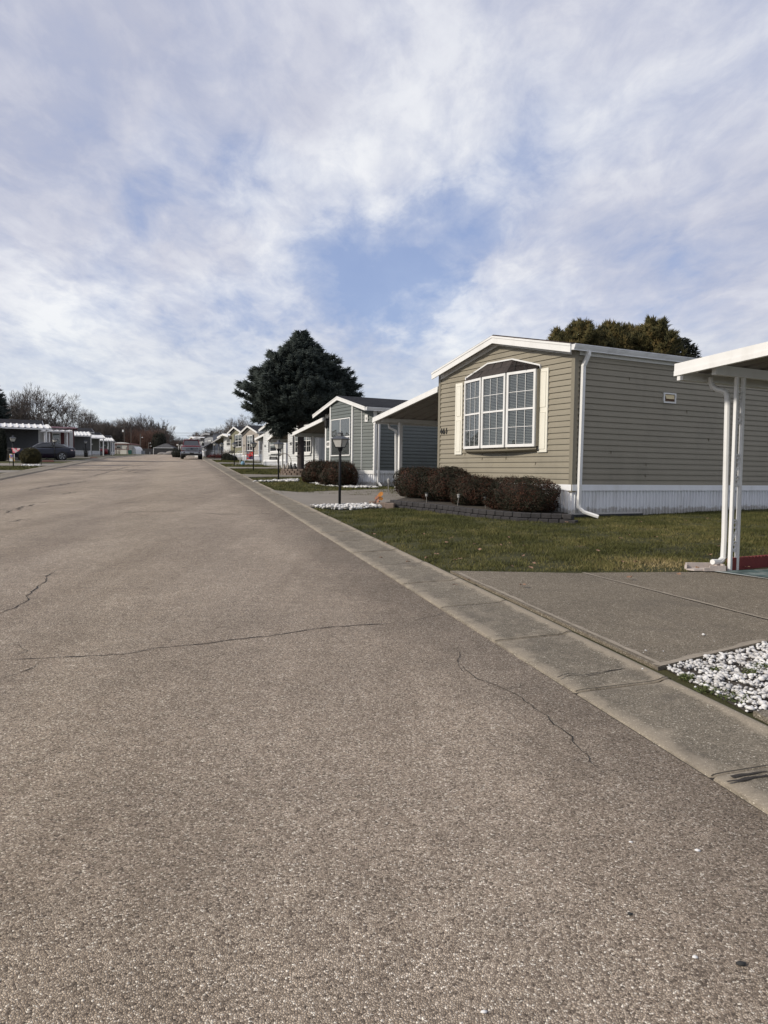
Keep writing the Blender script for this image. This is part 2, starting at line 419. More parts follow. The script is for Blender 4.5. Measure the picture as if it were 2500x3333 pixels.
def downspout(parent, pts, w=.075, d=.05, mat=None, name='downspout'):
    m = MB(); pts = [V(p) for p in pts]
    for a, b in zip(pts[:-1], pts[1:]): m.bar(a, b+(b-a).normalized()*.02, w, d, up=(0, 1, .01))
    return m.build(name, mat or white, parent)

under_m = simple('shaded_pan_metal', (.17,.155,.14), .6, .12, 1.5)  # shade below the white carport pans, put into the underside colour
def carport(label, loc, x0, x1, ya, za, yb, zb, posts, roofm=None, post_w=.09, per=.3, fh=.16, down=None, rise=.05, name='carport', ground=lambda x, y: 0., beam_in=.35, group=None):
    """metal pan roof from the house (ya, za) down to the outer eave (yb, zb)"""
    rm = roofm or white
    root = thing(name, label, 'carport', loc, HA, group)
    n = max(2, int((x1-x0)/per)); prof = []
    for i in range(n):
        x = x0+(x1-x0)*i/n; w = (x1-x0)/n
        for a, o in ((0, 0), (.62, 0), (.70, rise), (.92, rise), (.995, 0)): prof.append((x+a*w, o))
    prof.append((x1, 0)); k = len(prof)
    vs = [(x, ya, za+o) for x, o in prof]+[(x, yb, zb+o) for x, o in prof]
    r = MB(); r.add(vs, [(i, i+1, k+i+1, k+i) for i in range(k-1)]); ro = r.build('roof', rm, root)
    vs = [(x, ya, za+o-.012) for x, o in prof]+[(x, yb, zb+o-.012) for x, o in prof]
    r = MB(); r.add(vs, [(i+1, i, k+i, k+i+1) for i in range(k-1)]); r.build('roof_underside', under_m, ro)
    sg = 1 if yb > ya else -1
    for x, s_ in ((x0, -1), (x1, 1)):
        f = MB(); xa = x-.05 if s_ < 0 else x
        f.prism([(xa,ya,za+.07),(xa,yb+sg*.03,zb+.07),(xa,yb+sg*.03,zb-fh+.07),(xa,ya,za-fh+.07)], (.05,0,0))
        xa = xa-.008 if s_ < 0 else xa+.05
        f.prism([(xa,ya,za-.02),(xa,yb+sg*.03,zb-.02),(xa,yb+sg*.03,zb-fh+.07),(xa,ya,za-fh+.07)], (.008,0,0))
        f.build('fascia', rm, ro)
    g = MB(); y0, y1 = sorted((yb-sg*.02, yb+sg*.07))
    if sg < 0: g.box(x0-.01, x1+.01, y0, y1, zb-.13, zb-.015)
    else: g.box(x0+.05, x1-.05, y0, y1, zb-.12, zb-.015)
    g.build('eave_gutter', rm, ro)
    b = MB(); yb_ = yb-sg*beam_in; zb_ = zb+(za-zb)*beam_in/abs(yb-ya)
    b.box(x0+.1, x1-.1, yb_-.03, yb_+.03, zb_-.13, zb_-.014); b.build('beam', rm, root)
    for x in posts:
        zg = ground(x, yb_); p = MB()
        p.bbox(x-post_w/2, x+post_w/2, yb_-post_w/2, yb_+post_w/2, zg, zb_-.13, .006)
        po = p.build('post', rm, root)
    return root

# ------------------------------------------------------------------ fast meshes
def mesh_np(name, verts, faces, mat, parent=None, tint=None, smooth=False):
    me = bpy.data.meshes.new(name); n, k = len(faces), faces.shape[1]
    me.vertices.add(len(verts)); me.vertices.foreach_set('co', np.asarray(verts, dtype=np.float32).ravel())
    me.loops.add(n*k); me.loops.foreach_set('vertex_index', np.asarray(faces, dtype=np.int32).ravel())
    me.polygons.add(n); me.polygons.foreach_set('loop_start', np.arange(0, n*k, k, dtype=np.int32))
    me.polygons.foreach_set('loop_total', np.full(n, k, dtype=np.int32))
    if smooth: me.polygons.foreach_set('use_smooth', np.ones(n, dtype=bool))
    me.update(calc_edges=True)
    if tint is not None:
        a = me.attributes.new('tint', 'FLOAT', 'POINT'); a.data.foreach_set('value', np.asarray(tint, dtype=np.float32))
    me.materials.append(mat)
    o = bpy.data.objects.new(name, me); COL.objects.link(o)
    if parent is not None: o.parent = parent
    return o
def unit(a): return a/np.maximum(np.linalg.norm(a, axis=1, keepdims=True), 1e-9)
def spindles(p, d, l, r, ns=3, mid=.35):
    """needle sprigs: small double cones"""
    n = len(p); d = unit(d); a = unit(np.cross(d, rng.normal(size=(n, 3)))); b = np.cross(d, a)
    l = l[:, None]; r = r[:, None]
    vs = [p]+[p+d*l*mid+a*r*math.cos(2*math.pi*k/ns)+b*r*math.sin(2*math.pi*k/ns) for k in range(ns)]+[p+d*l]
    v = np.stack(vs, 1).reshape(-1, 3); o = (np.arange(n)*(ns+2))[:, None]
    f = np.concatenate([np.concatenate([o, o+1+k, o+1+(k+1) % ns], 1) for k in range(ns)]+[np.concatenate([o+1+k, o+ns+1, o+1+(k+1) % ns], 1) for k in range(ns)])
    return v, f
def leaves(p, nrm, l, w):
    n = len(p); nrm = unit(nrm+rng.normal(size=(n, 3))*.55); a = unit(np.cross(nrm, rng.normal(size=(n, 3)))); b = np.cross(nrm, a)
    l = l[:, None]; w = w[:, None]
    v = np.stack([p-a*l*.5, p+b*w*.5+nrm*w*.15, p+a*l*.5, p-b*w*.5+nrm*w*.15], 1).reshape(-1, 3); o = (np.arange(n)*4)[:, None]
    return v, np.concatenate([o, o+1, o+2, o+3], 1)
def foliage_mat(name, cols, rough=.75, nscale=1.5, transl=0.):
    m, nt, b = new_mat(name); L = nt.links.new
    at = nd(nt, 'ShaderNodeAttribute', attribute_name='tint'); tc = nd(nt, 'ShaderNodeTexCoord')
    n = nd(nt, 'ShaderNodeTexNoise', Scale=nscale, Detail=4., Roughness=.6); L(tc.outputs['Object'], n.inputs['Vector'])
    s = nd(nt, 'ShaderNodeMath', operation='MULTIPLY_ADD'); L(n.outputs['Fac'], s.inputs[0]); s.inputs[1].default_value = 1.3; s.inputs[2].default_value = -.4
    s2 = nd(nt, 'ShaderNodeMath', operation='ADD'); L(s.outputs[0], s2.inputs[0])
    s3 = nd(nt, 'ShaderNodeMath', operation='MULTIPLY'); L(at.outputs['Fac'], s3.inputs[0]); s3.inputs[1].default_value = .5; L(s3.outputs[0], s2.inputs[1])
    r = ramp(nt, s2.outputs[0], cols); L(r.outputs[0], b.inputs['Base Color']); b.inputs['Roughness'].default_value = rough
    b.inputs['Specular IOR Level'].default_value = .25
    return m
def smooth_noise(p, sc, seed):
    r = np.random.default_rng(seed); out = np.zeros(len(p))
    for k in range(6):
        w = r.normal(size=3)*sc*(1+.5*k); out += np.sin(p @ w+r.uniform(0, 6.28))/(1+.4*k)
    return out/2.

# ------------------------------------------------------------------ street frame
BASE = V((1.622, 3.026, 0))
def ST(s, n, dz=0.):
    q = BASE+SD*s+SN*n; return V((q.x, q.y, gz(q.y)+dz))
def sheet(name, poly, dz, mat, thick=0., parent=None):
    """flat slab following the ground; poly: list of (x, y)"""
    mb = MB(); top = [(x, y, gz(y)+dz) for x, y in poly]
    if thick: mb.prism([(x, y, z-thick) for x, y, z in top], (0, 0, thick))
    else: mb.poly(top)
    return mb.build(name, mat, parent)
ROADW = 9.1

# road: worn asphalt with exposed stones
asphalt, nt, b, c, co = aggregate_mat('worn_asphalt', [(0,(.10,.078,.060)),(.22,(.28,.222,.168)),(.6,(.425,.35,.268)),(.9,(.575,.485,.385)),(1,(.85,.78,.66))], 138., 1.,
    patches=(.42, .6, (.15,.122,.095), .4))
L = nt.links.new
# darker patched band near the right kerb and at street joints
n = nd(nt, 'ShaderNodeTexNoise', Scale=.9, Detail=8., Roughness=.72)
mp = nd(nt, 'ShaderNodeMapping'); mp.inputs['Rotation'].default_value = (0,0,-(SA-R(90))); mp.inputs['Scale'].default_value = (1.,.12,1)
L(co, mp.inputs[0]); L(mp.outputs[0], n.inputs['Vector'])
rr = ramp(nt, n.outputs['Fac'], [(.42,(1.05,1.05,1.05)),(.72,(.72,.7,.68))])
c = mixc(nt, c, rr.outputs[0], 1., 'MULTIPLY')
# grime lying along the right kerb, smoother and paler wheel tracks
dpn = nd(nt, 'ShaderNodeVectorMath', operation='DOT_PRODUCT'); L(co, dpn.inputs[0]); dpn.inputs[1].default_value = SN
nz = nd(nt, 'ShaderNodeTexNoise', Scale=1.6, Detail=6., Roughness=.65); L(co, nz.inputs['Vector'])
nn_ = nd(nt, 'ShaderNodeMath', operation='MULTIPLY_ADD'); L(nz.outputs['Fac'], nn_.inputs[0]); nn_.inputs[1].default_value = .9; L(dpn.outputs['Value'], nn_.inputs[2])
k0 = BASE.dot(SN)+.45
off_ = nd(nt, 'ShaderNodeMath', operation='SUBTRACT'); L(nn_.outputs[0], off_.inputs[0]); off_.inputs[1].default_value = k0-10.
tk = ramp(nt, None, [(0.,(.98,)*3)]); m10 = nd(nt, 'ShaderNodeMath', operation='DIVIDE'); L(off_.outputs[0], m10.inputs[0]); m10.inputs[1].default_value = 10.5; L(m10.outputs[0], tk.inputs[0])
els = tk.color_ramp.elements
while len(els) > 1: els.remove(els[-1])
els[0].position = 0.; els[0].color = (.95,.95,.95,1)
for p_, v_ in ((.12,.84),(.22,1.06),(.34,.93),(.44,1.06),(.56,.95),(.66,1.07),(.78,.98),(.87,.98),(.925,.72),(.955,.66),(.985,.92),(1.,.96)):
    e_ = els.new(p_); e_.color = (v_, v_, v_*(.985 if v_ > 1 else 1.01), 1)
L(mixc(nt, c, tk.outputs[0], 1., 'MULTIPLY'), b.inputs['Base Color'])
ground_m = simple('ground_soil_and_grass', (.075,.075,.034), .95, .35, .6, bump=.6, bscale=14., stain=(.25, (.12,.10,.05), .7))
far_m = ground_m
ys = [-30, -8, 0, 30, 75, 76, 110, 150, 190, 234, 236, 300, 420]
g = MB()
for a, b_ in zip(ys[:-1], ys[1:]): g.add([(-420, a, gz(a)-.03), (320, a, gz(a)-.03), (320, b_, gz(b_)-.03), (-420, b_, gz(b_)-.03)], [(0,1,2,3)])
tag(g.build('ground', ground_m), 'bare and grassy ground around the homes', kind='structure')
rd = MB()
ss = [-14, 0, 30, 60, 78, 79, 110, 150, 190, 228]
for a, b_ in zip(ss[:-1], ss[1:]):
    rd.poly([ST(a, -ROADW, .0), ST(a, .04, .0), ST(b_, .04, .0), ST(b_, -ROADW, .0)])
# cross street at the far end
e0 = ST(212, 0); 
road = tag(rd.build('road', asphalt), 'wide worn grey brown asphalt street with cracks', kind='structure')
cs = MB(); cs.poly([ST(214, -120, .01), ST(214, 60, .01), ST(222, 60, .01), ST(222, -120, .01)])
tag(cs.build('cross_road', asphalt), 'cross street at the far end of the street', kind='structure')

# cracks in the asphalt
crackm = simple('crack_dirt', (.022,.018,.015), .95, .3, 30.)
def crack(pts, w, seed, jag=.03, name='crack'):
    r = random.Random(seed); mb = MB(); P3 = [GP(*p) for p in pts]; L_, R_ = [], []
    q = []
    for a, b_ in zip(P3[:-1], P3[1:]):
        n = max(2, int((b_-a).length/.06))
        for i in range(n): q.append(a.lerp(b_, i/n))
    q.append(P3[-1]); off = 0
    for i, p in enumerate(q):
        d = (q[min(i+1, len(q)-1)]-q[max(i-1, 0)]).normalized(); s_ = V((-d.y, d.x, 0)).normalized()
        off = off*.75+r.uniform(-jag, jag)*.6
        ww = w*r.uniform(.35, 1.5)*(min(1, i/4+.15, (len(q)-1-i)/4+.15)); c_ = p+s_*off
        L_.append(V((c_.x+s_.x*ww/2, c_.y+s_.y*ww/2, gz(c_.y)+.004))); R_.append(V((c_.x-s_.x*ww/2, c_.y-s_.y*ww/2, gz(c_.y)+.004)))
    n = len(q); mb.add(L_+R_, [(i, n+i, n+i+1, i+1) for i in range(n-1)]); return mb.build(name, crackm, road)
crack([(0,2150),(100,2145),(260,2138),(400,2130),(520,2105),(640,2100),(760,2085),(850,2075),(960,2058),(1050,2043),(1180,2036),(1320,2029)], .012, 1)
crack([(1320,2029),(1400,2010),(1480,1990)], .006, 2); crack([(0,2208),(60,2190),(140,2152)], .01, 3); crack([(0,2140),(90,2120),(60,2100),(20,2100)], .007, 4)
crack([(0,1998),(60,1975),(88,1960),(92,1935),(130,1905),(170,1860)], .012, 5)
crack([(1490,2160),(1560,2210),(1640,2240),(1760,2320),(1850,2400),(1920,2480),(1990,2530)], .006, 6, .03)
crack([(1500,2100),(1495,2150),(1530,2200)], .005, 8)
for k, pts in enumerate([[(520,2105),(560,2085),(600,2078)],[(640,2100),(700,2112),(740,2110)],[(260,2138),(290,2150),(380,2146)],[(850,2075),(880,2086),(930,2084)],[(1640,2240),(1680,2235),(1700,2222)],[(1180,2036),(1230,2046),(1260,2043)],[(100,2145),(150,2152),(200,2150)],[(88,1960),(120,1972),(150,1970)],[(1320,2029),(1318,2040),(1335,2052)]]): crack(pts, .0045, 60+k, .04)
for k, (a, b_) in enumerate([((380,1640),(560,1628)),((90,1597),(210,1575)),((150,1587),(300,1563)),((290,1555),(420,1520)),((430,1540),(520,1528)),((0,1660),(60,1655)),((0,1700),(120,1690)),((380,1670),(620,1664)),((660,1670),(900,1672)),((330,1532),(470,1515)),((240,1536),(330,1528)),((180,1610),(260,1600)),((520,1610),(600,1616)),((60,1640),(190,1632)),((420,1536),(450,1528)),((20,1670),(110,1640))]):
    mid = ((a[0]+b_[0])/2+random.uniform(-10,10), (a[1]+b_[1])/2+random.uniform(-2,2))
    crack([a, mid, b_], .045, 20+k, .12)
# tar coloured patches at the left of the street
patchm = simple('old_patch_asphalt', (.10,.084,.072), .9, .25, 6., bump=.5, bscale=90.)
for k, (px, py, w, l) in enumerate([(300,1515,3.4,1.1),(200,1520,2.6,.6),(420,1502,5.,1.2),(260,1530,2.2,.5),(440,1530,.9,.3),(330,1500,4.,.8)]):
    c0 = GP(px, py); mb = MB(); pts = []
    for i in range(26):
        t = 6.283*i/26; rr_ = 1+random.uniform(-.28,.28)
        q = c0+SN*(math.cos(t)*w*rr_)+SD*(math.sin(t)*l*rr_); pts.append((q.x, q.y, gz(q.y)+.005+.002*k))
    mb.poly(pts); mb.build('asphalt_patch', patchm, road)

# concrete kerb strip in 1.22 m slabs
conc, nt, b, c, co = aggregate_mat('weathered_concrete', [(0,(.09,.078,.06)),(.3,(.165,.142,.108)),(.7,(.215,.186,.143)),(.95,(.31,.275,.22)),(1,(.6,.56,.47))], 150., .35,
    patches=(2.2, .52, (.095,.082,.066), .6)); L = nt.links.new
at = nd(nt, 'ShaderNodeAttribute', attribute_name='tint')
n = nd(nt, 'ShaderNodeTexNoise', Scale=5., Detail=6., Roughness=.7); L(co, n.inputs['Vector'])
s = nd(nt, 'ShaderNodeMath', operation='MULTIPLY_ADD'); L(n.outputs['Fac'], s.inputs[0]); s.inputs[1].default_value = 1.2; L(at.outputs['Fac'], s.inputs[2])
rr = ramp(nt, s.outputs[0], [(.75,(0,0,0)),(1.5,(.6,.6,.6))])
L(mixc(nt, c, (.30,.258,.20), rr.outputs[0]), b.inputs['Base Color'])
def kerb(name, label, s0, s1, sec, n0=0., flip=1, step=1.22, skip=()):
    vs, fs, tn = [], [], []
    k = len(sec); s = s0; r = random.Random(5)
    while s < s1:
        jj = r.uniform(-.004, .006)
        for (a, dz, br) in ((s+.008, -.016, .2), (s+.020, jj, .3), (s+.07, jj, .1), (s+step-.07, jj, .1), (s+step-.020, jj, .3), (s+step-.008, -.016, .2)):
            for (nn, z, t) in sec:
                q = ST(a, n0+flip*nn, 0); vs.append((q.x, q.y, q.z+z+dz)); tn.append(max(t, br) if br else t)
        o = len(vs)-6*k
        for i in range(5):
            for j in range(k-1): fs.append((o+i*k+j, o+i*k+j+1, o+(i+1)*k+j+1, o+(i+1)*k+j))
        s += step
    ob = mesh_np(name, np.array(vs), np.array(fs), conc, tint=np.array(tn))
    return tag(ob, label, kind='structure')
SEC = [(0,-.02,.2),(.006,.008,.3),(.02,.015,.45),(.07,.019,.38),(.13,.021,.15),(.2,.023,0),(.55,.034,0),(.60,.040,.25),(.632,.052,.6),(.66,.056,.65),(.685,.048,.5),(.70,.025,.3),(.72,-.02,.3)]
kerb('pavement', 'narrow strip of concrete kerb slabs along the right side of the street', .35-1.22*6, 205, SEC)
SECL = [(0,-.02,.6),(.02,.05,.5),(.1,.06,.3),(.8,.06,0),(1.0,.06,.3),(1.02,.0,.3)]
kerb('kerb_left', 'concrete kerb along the left side of the street', -10, 205, SECL, n0=-ROADW, flip=-1, step=3.)
us = MB(); us.poly([ST(-12,0,.006), ST(-12,.72,.006), ST(78,.72,.006), ST(78,0,.006)]); 
tag(us.build('joint_bed', crackm), 'dark dirt in the joints under the kerb slabs', kind='structure')
crack_c = crackm
# cracked slab
def crack_on(pts, w, dz, seed, parent, jag=.02):
    r = random.Random(seed); q = []
    P3 = [GP(*p, dz) for p in pts]
    for a, b_ in zip(P3[:-1], P3[1:]):
        n = max(2, int((b_-a).length/.03))
        for i in range(n): q.append(a.lerp(b_, i/n))
    q.append(P3[-1]); A, B = [], []; off = 0
    for i, p in enumerate(q):
        d = (q[min(i+1, len(q)-1)]-q[max(i-1, 0)]).normalized(); s_ = V((-d.y, d.x, 0)).normalized(); off = off*.7+r.uniform(-jag, jag)*.5
        ww = w*r.uniform(.5, 1.5); c_ = p+s_*off
        for arr, sg in ((A, 1), (B, -1)): arr.append((c_.x+sg*s_.x*ww/2, c_.y+sg*s_.y*ww/2, gz(c_.y)+dz+.003))
    n = len(q); MB().add(A+B, [(i, n+i, n+i+1, i+1) for i in range(n-1)]).build('crack', crackm, parent)
pav = bpy.data.objects['pavement']
crack_on([(1812,2205),(1850,2190),(1900,2200),(1960,2190),(2020,2180),(2075,2172)], .009, .032, 3, pav)
crack_on([(2365,2545),(2430,2535),(2500,2525)],   .02, .03, 4, pav, .01); crack_on([(2380,2530),(2440,2520),(2500,2514)], .014, .03, 5, pav, .01)

jt = MB(); s_j = .35-1.22*2
while s_j < 40:
    w_ = .005+.0005*max(0, s_j)
    for (a, b_) in zip(SEC[1:-1], SEC[2:]):
        if a[0] > .69: continue
        for sh_, ww, dz_ in ((0, w_, .0065),):
            jt.poly([ST(s_j-ww, a[0], a[1]+dz_), ST(s_j-ww, b_[0], b_[1]+dz_), ST(s_j+ww, b_[0], b_[1]+dz_), ST(s_j+ww, a[0], a[1]+dz_)])
    s_j += 1.22
jt.build('joint', simple('joint_dirt', (.035,.029,.022), .95, .3, 30.), pav)
# lawns
lawn_m = foliage_mat('lawn_base', [(0,(.035,.037,.014)),(.35,(.07,.07,.026)),(.62,(.115,.10,.042)),(.9,(.17,.135,.065))], .95, 1.1)
nt = lawn_m.node_tree; L = nt.links.new
tc = nd(nt, 'ShaderNodeTexCoord'); nn = nd(nt, 'ShaderNodeTexNoise', Scale=30., Detail=6., Roughness=.8); L(tc.outputs['Object'], nn.inputs['Vector'])
bp = nd(nt, 'ShaderNodeBump', Strength=1., Distance=.05); L(nn.outputs['Fac'], bp.inputs['Height']); L(bp.outputs[0], nt.nodes['Principled BSDF'].inputs['Normal'])
lw = MB()
for a, b_ in zip(ss[:-1], ss[1:]): lw.poly([ST(a, .71, .025), ST(a, 34, .025), ST(b_, 34, .025), ST(b_, .71, .025)])
tag(lw.build('lawn', lawn_m), 'lawn along the right side of the street', kind='structure')
lw = MB()
for a, b_ in zip(ss[:-1], ss[1:]): lw.poly([ST(a, -ROADW-1.01, .03), ST(a, -60, .03), ST(b_, -60, .03), ST(b_, -ROADW-1.01, .03)])
tag(lw.build('lawn_left', lawn_m), 'lawn along the left side of the street', kind='structure')

# driveways
drive_m, nt, b, c, co = aggregate_mat('driveway_concrete', [(0,(.09,.075,.054)),(.3,(.165,.138,.102)),(.7,(.215,.182,.137)),(.95,(.31,.27,.21)),(1,(.55,.5,.41))], 130., .3, patches=(1.1, .55, (.09,.078,.064), .5))
L = nt.links.new; at = nd(nt, 'ShaderNodeAttribute', attribute_name='tint')
def gp2(px, py, dz=.05): q = GP(px, py, dz); return (q.x, q.y)
sheet('driveway', [gp2(2142,2172), gp2(2500,2088), (3.9,6.25), (12,8.6), (12,11.4), gp2(2500,2020), gp2(1896,1866), (0.80,8.78)], .052, drive_m, .12)
tag(bpy.data.objects['driveway'], 'brown concrete driveway by the white double post', kind='structure')
d2 = sheet('driveway', [gp2(1904,1864), gp2(2500,2012), (12.02,11.42), (12.02,13.6), gp2(2500,1850), gp2(2330,1861)], .050, drive_m, .12)
tag(d2, 'inner slab of the driveway below the carport', kind='structure')
for pts, w in (([gp2(1893,1865), gp2(2500,2018)], .05), ([gp2(2150,2170), gp2(2500,2086)], .07), ([(.86,8.62), gp2(2152,2168)], .05)):
    a, b_ = V(pts[0]+(0,)), V(pts[1]+(0,)); d = (b_-a).normalized(); s_ = V((-d.y, d.x, 0))*w; mb = MB(); n = int((b_-a).length/.12)
    lo, hi = [], []
    for i in range(n+1):
        q = a.lerp(b_, i/n); wv = random.uniform(.55, 1.1)
        lo.append((q.x, q.y, gz(q.y)+.0555)); hi.append((q.x+s_.x*wv, q.y+s_.y*wv, gz(q.y)+.0555))
    mb.add(lo+hi, [(i, i+1, n+2+i, n+1+i) for i in range(n)])
    mb.build('trowelled_edge', simple('trowelled_concrete', (.25,.215,.17), .9, .2, 14., bump=.4, bscale=160.), d2)
# carpet strip on the carport pad
mat_g = simple('green_outdoor_carpet', (.05,.085,.085), .95, .35, 5., bump=.5, bscale=200., stain=(3., (.30,.34,.33), .8))
o = sheet('carpet', [gp2(2345,1861,.06), gp2(2500,1880,.06), (7.9,10.6), (7.9,12.6), gp2(2500,1853,.06), gp2(2380,1857,.06)], .062, mat_g)
tag(o, 'faded green outdoor carpet on the pad behind the double post', 'carpet')
eg = MB(); a, b_ = gp2(2325,1861,.06), gp2(2510,1886,.06); eg.add([(a[0],a[1],gz(a[1])+.066),(b_[0],b_[1],gz(b_[1])+.066),(b_[0]+.0,b_[1]+.06,gz(b_[1])+.066),(a[0]+.05,a[1]+.05,gz(a[1])+.066)], [(0,1,2,3)])
eg.build('carpet_edge', simple('pale_edge_strip', (.42,.45,.44), .8, .1), o)
# other driveways on the right, one before each home
dv2 = simple('pale_driveway_concrete', (.19,.17,.145), .9, .15, 2., bump=.3, bscale=90., stain=(1., (.11,.1,.085), .6))
def drv(p0, p1, p2, p3, label, dz=.06):
    o = sheet('driveway', [gp2(*p0), gp2(*p1), gp2(*p2), gp2(*p3)], dz, dv2, .12); return tag(o, label, kind='structure')
drv((880,1596),(1010,1651),(1192,1643),(1300,1625), 'driveway in front of the tan home')
a = gp2(905,1605); b_ = gp2(1010,1651); c_ = gp2(1200,1642)
sheet('driveway', [a, b_, c_, (2.6,23.4), (9,26.8), (7.6,29.4), (-.1,25.3)], .064, dv2, .13); tag(bpy.data.objects['driveway.003'], 'driveway running under the carport of the tan home', kind='structure')
def dband(s0, s1, label, n1=13.):
    o = sheet('driveway', [tuple(ST(s0,.72).xy), tuple(ST(s0+.4,2.).xy), tuple((ST(s0-.2,n1)).xy), tuple((ST(s1-.2,n1)).xy), tuple(ST(s1-.3,2.).xy), tuple(ST(s1+.3,.72).xy)], .058, dv2, .1); return tag(o, label, kind='structure')
for i, (s0, lb) in enumerate([(31.6,'driveway of the grey green home'),(43.8,'driveway of the white home behind the spruce'),(55.4,'driveway of the white home with a window box'),(69.5,'driveway by the olive home'),(81,'driveway by the white home with carport')]):
    dband(s0, s0+(2.9 if i < 2 else 3.2), lb)
for i, (s0, w) in enumerate([(36,3.),(47.3,5.2),(60,3.5),(73,3.5),(88,3.5),(104,3.5)]):
    o = sheet('driveway', [tuple(ST(s0,-ROADW-.9).xy), tuple(ST(s0+.3,-ROADW-16).xy), tuple(ST(s0+w,-ROADW-16).xy), tuple(ST(s0+w,-ROADW-.9).xy)], .066, dv2, .1)
    tag(o, ['driveway at the left edge beside the lamp post','driveway under the dark blue car','driveway of the white home with red trim','driveway of the slate grey home','driveway of the moss green home','driveway of the grey home farthest left'][i], kind='structure')

# grass blades
grass_m = foliage_mat('grass_blades', [(0,(.04,.045,.013)),(.35,(.09,.09,.028)),(.6,(.16,.138,.052)),(.9,(.32,.25,.13))], .8, 1.1)
def inpoly(x, y, poly):
    ins = np.zeros(len(x), bool); n = len(poly)
    for i in range(n):
        x0, y0 = poly[i]; x1, y1 = poly[(i+1) % n]
        cnd = ((y0 > y) != (y1 > y)); xx = (x1-x0)*(y-y0)/((y1-y0) if y1 != y0 else 1e-9)+x0
        ins ^= cnd & (x < xx)
    return ins
def gznp(y): return np.where(y < 75, .0353*y, .0353*75+.0232*(y-75))
def grass(name, label, poly, dens, hgt, wid, excl=(), dz=.025, dry=()):
    xs = [p[0] for p in poly]; ysx = [p[1] for p in poly]; area = (max(xs)-min(xs))*(max(ysx)-min(ysx)); n = int(area*dens)
    x = rng.uniform(min(xs), max(xs), n); y = rng.uniform(min(ysx), max(ysx), n); k = inpoly(x, y, poly)
    for e in excl: k &= ~inpoly(x, y, e)
    pp = np.stack([x, y, x*0], 1)
    cl = smooth_noise(pp, 2.2, 3)+smooth_noise(pp, 7., 4)*.7
    k &= rng.random(n) < .62+.4*cl
    x, y, cl = x[k], y[k], cl[k]; n = len(x)
    h = hgt*rng.uniform(.45, 1.25, n)*(1+.35*cl); an = rng.uniform(0, 6.283, n); ln = rng.uniform(.1, .9, n)*h; w = wid*rng.uniform(.6, 1.3, n)
    z = gznp(y)+dz; a2 = rng.uniform(0, 6.283, n)
    v = np.stack([np.stack([x-np.cos(an)*w/2, y-np.sin(an)*w/2, z], 1), np.stack([x+np.cos(an)*w/2, y+np.sin(an)*w/2, z], 1), np.stack([x+np.cos(a2)*ln, y+np.sin(a2)*ln, z+h], 1)], 1).reshape(-1, 3)
    f = np.arange(3*n).reshape(-1, 3)
    t = rng.uniform(-.35, .45, n)-.15*cl
    for (dx, dy, rad, amt) in dry: t += amt*np.exp(-((x-dx)**2+(y-dy)**2)/rad**2)
    return tag(mesh_np(name, v, f, grass_m, tint=np.repeat(t, 3)), label, 'grass', kind='stuff')
H461 = V((4.0421, 15.9610, 0.5634))
def loc(o, x, y): q = o+HV*x+HU*y; return (q.x, q.y)
bw = [gp2(1290,1654,.03), gp2(1420,1668,.03), gp2(1554,1685,.03), gp2(1691,1697,.03), gp2(1829,1702,.03)]
peb_line = [gp2(1010,1655), gp2(1110,1662), gp2(1235,1652)]
nearp = [tuple(ST(5.95,.72).xy), tuple(ST(10,.71).xy), tuple(ST(14.9,.71).xy), gp2(1120,1668,.03), gp2(1240,1654,.03)]+bw+[loc(H461,0,-.03), loc(H461,14,-.03), (16,14), (12,11.8), (4.45,9.35), gp2(2330,1856,.03), gp2(2240,1860,.03), (.82,8.86)]
dry = [(3.2,9.6,.9,.7),(3.9,9.3,.5,.5),(2.,9.3,.5,.25),(1.1,9.,.4,.3),(5.6,13.2,.8,.3),(0.,11.,.3,.3),(-1,14.5,.4,.3)]
grass('grass', 'short winter grass in front of the tan home', nearp, 3200, .04, .009, dry=dry)
l459 = [tuple(ST(18.9,.72).xy), tuple(ST(31.3,.72).xy), tuple(ST(31.5,12).xy), (6,31), (.0,27.2), (1.6,25.6), gp2(1300,1623,.03), gp2(900,1603,.03)]
grass('grass', 'lawn grass before the grey green home', l459, 750, .055, .02)
grass('grass', 'lawn grass around the spruce planter', [tuple(ST(35.,.72).xy), tuple(ST(43.4,.72).xy), tuple(ST(43.5,9).xy), tuple(ST(35.,9).xy)], 350, .06, .03)
grass('grass', 'lawn grass in front of the white home with a window box', [tuple(ST(47.,.72).xy), tuple(ST(55.,.72).xy), tuple(ST(55.,9).xy), tuple(ST(47.,9).xy)], 260, .06, .035)
grass('grass', 'lawn grass in front of the beige and olive homes', [tuple(ST(59,.72).xy), tuple(ST(69,.72).xy), tuple(ST(69,9).xy), tuple(ST(59,9).xy)], 180, .06, .05)
grass('grass', 'lawn grass by the round yew bush', [tuple(ST(40,-ROADW-1.1).xy), tuple(ST(46.8,-ROADW-1.1).xy), tuple(ST(46.8,-ROADW-12).xy), tuple(ST(40,-ROADW-12).xy)], 200, .06, .04)
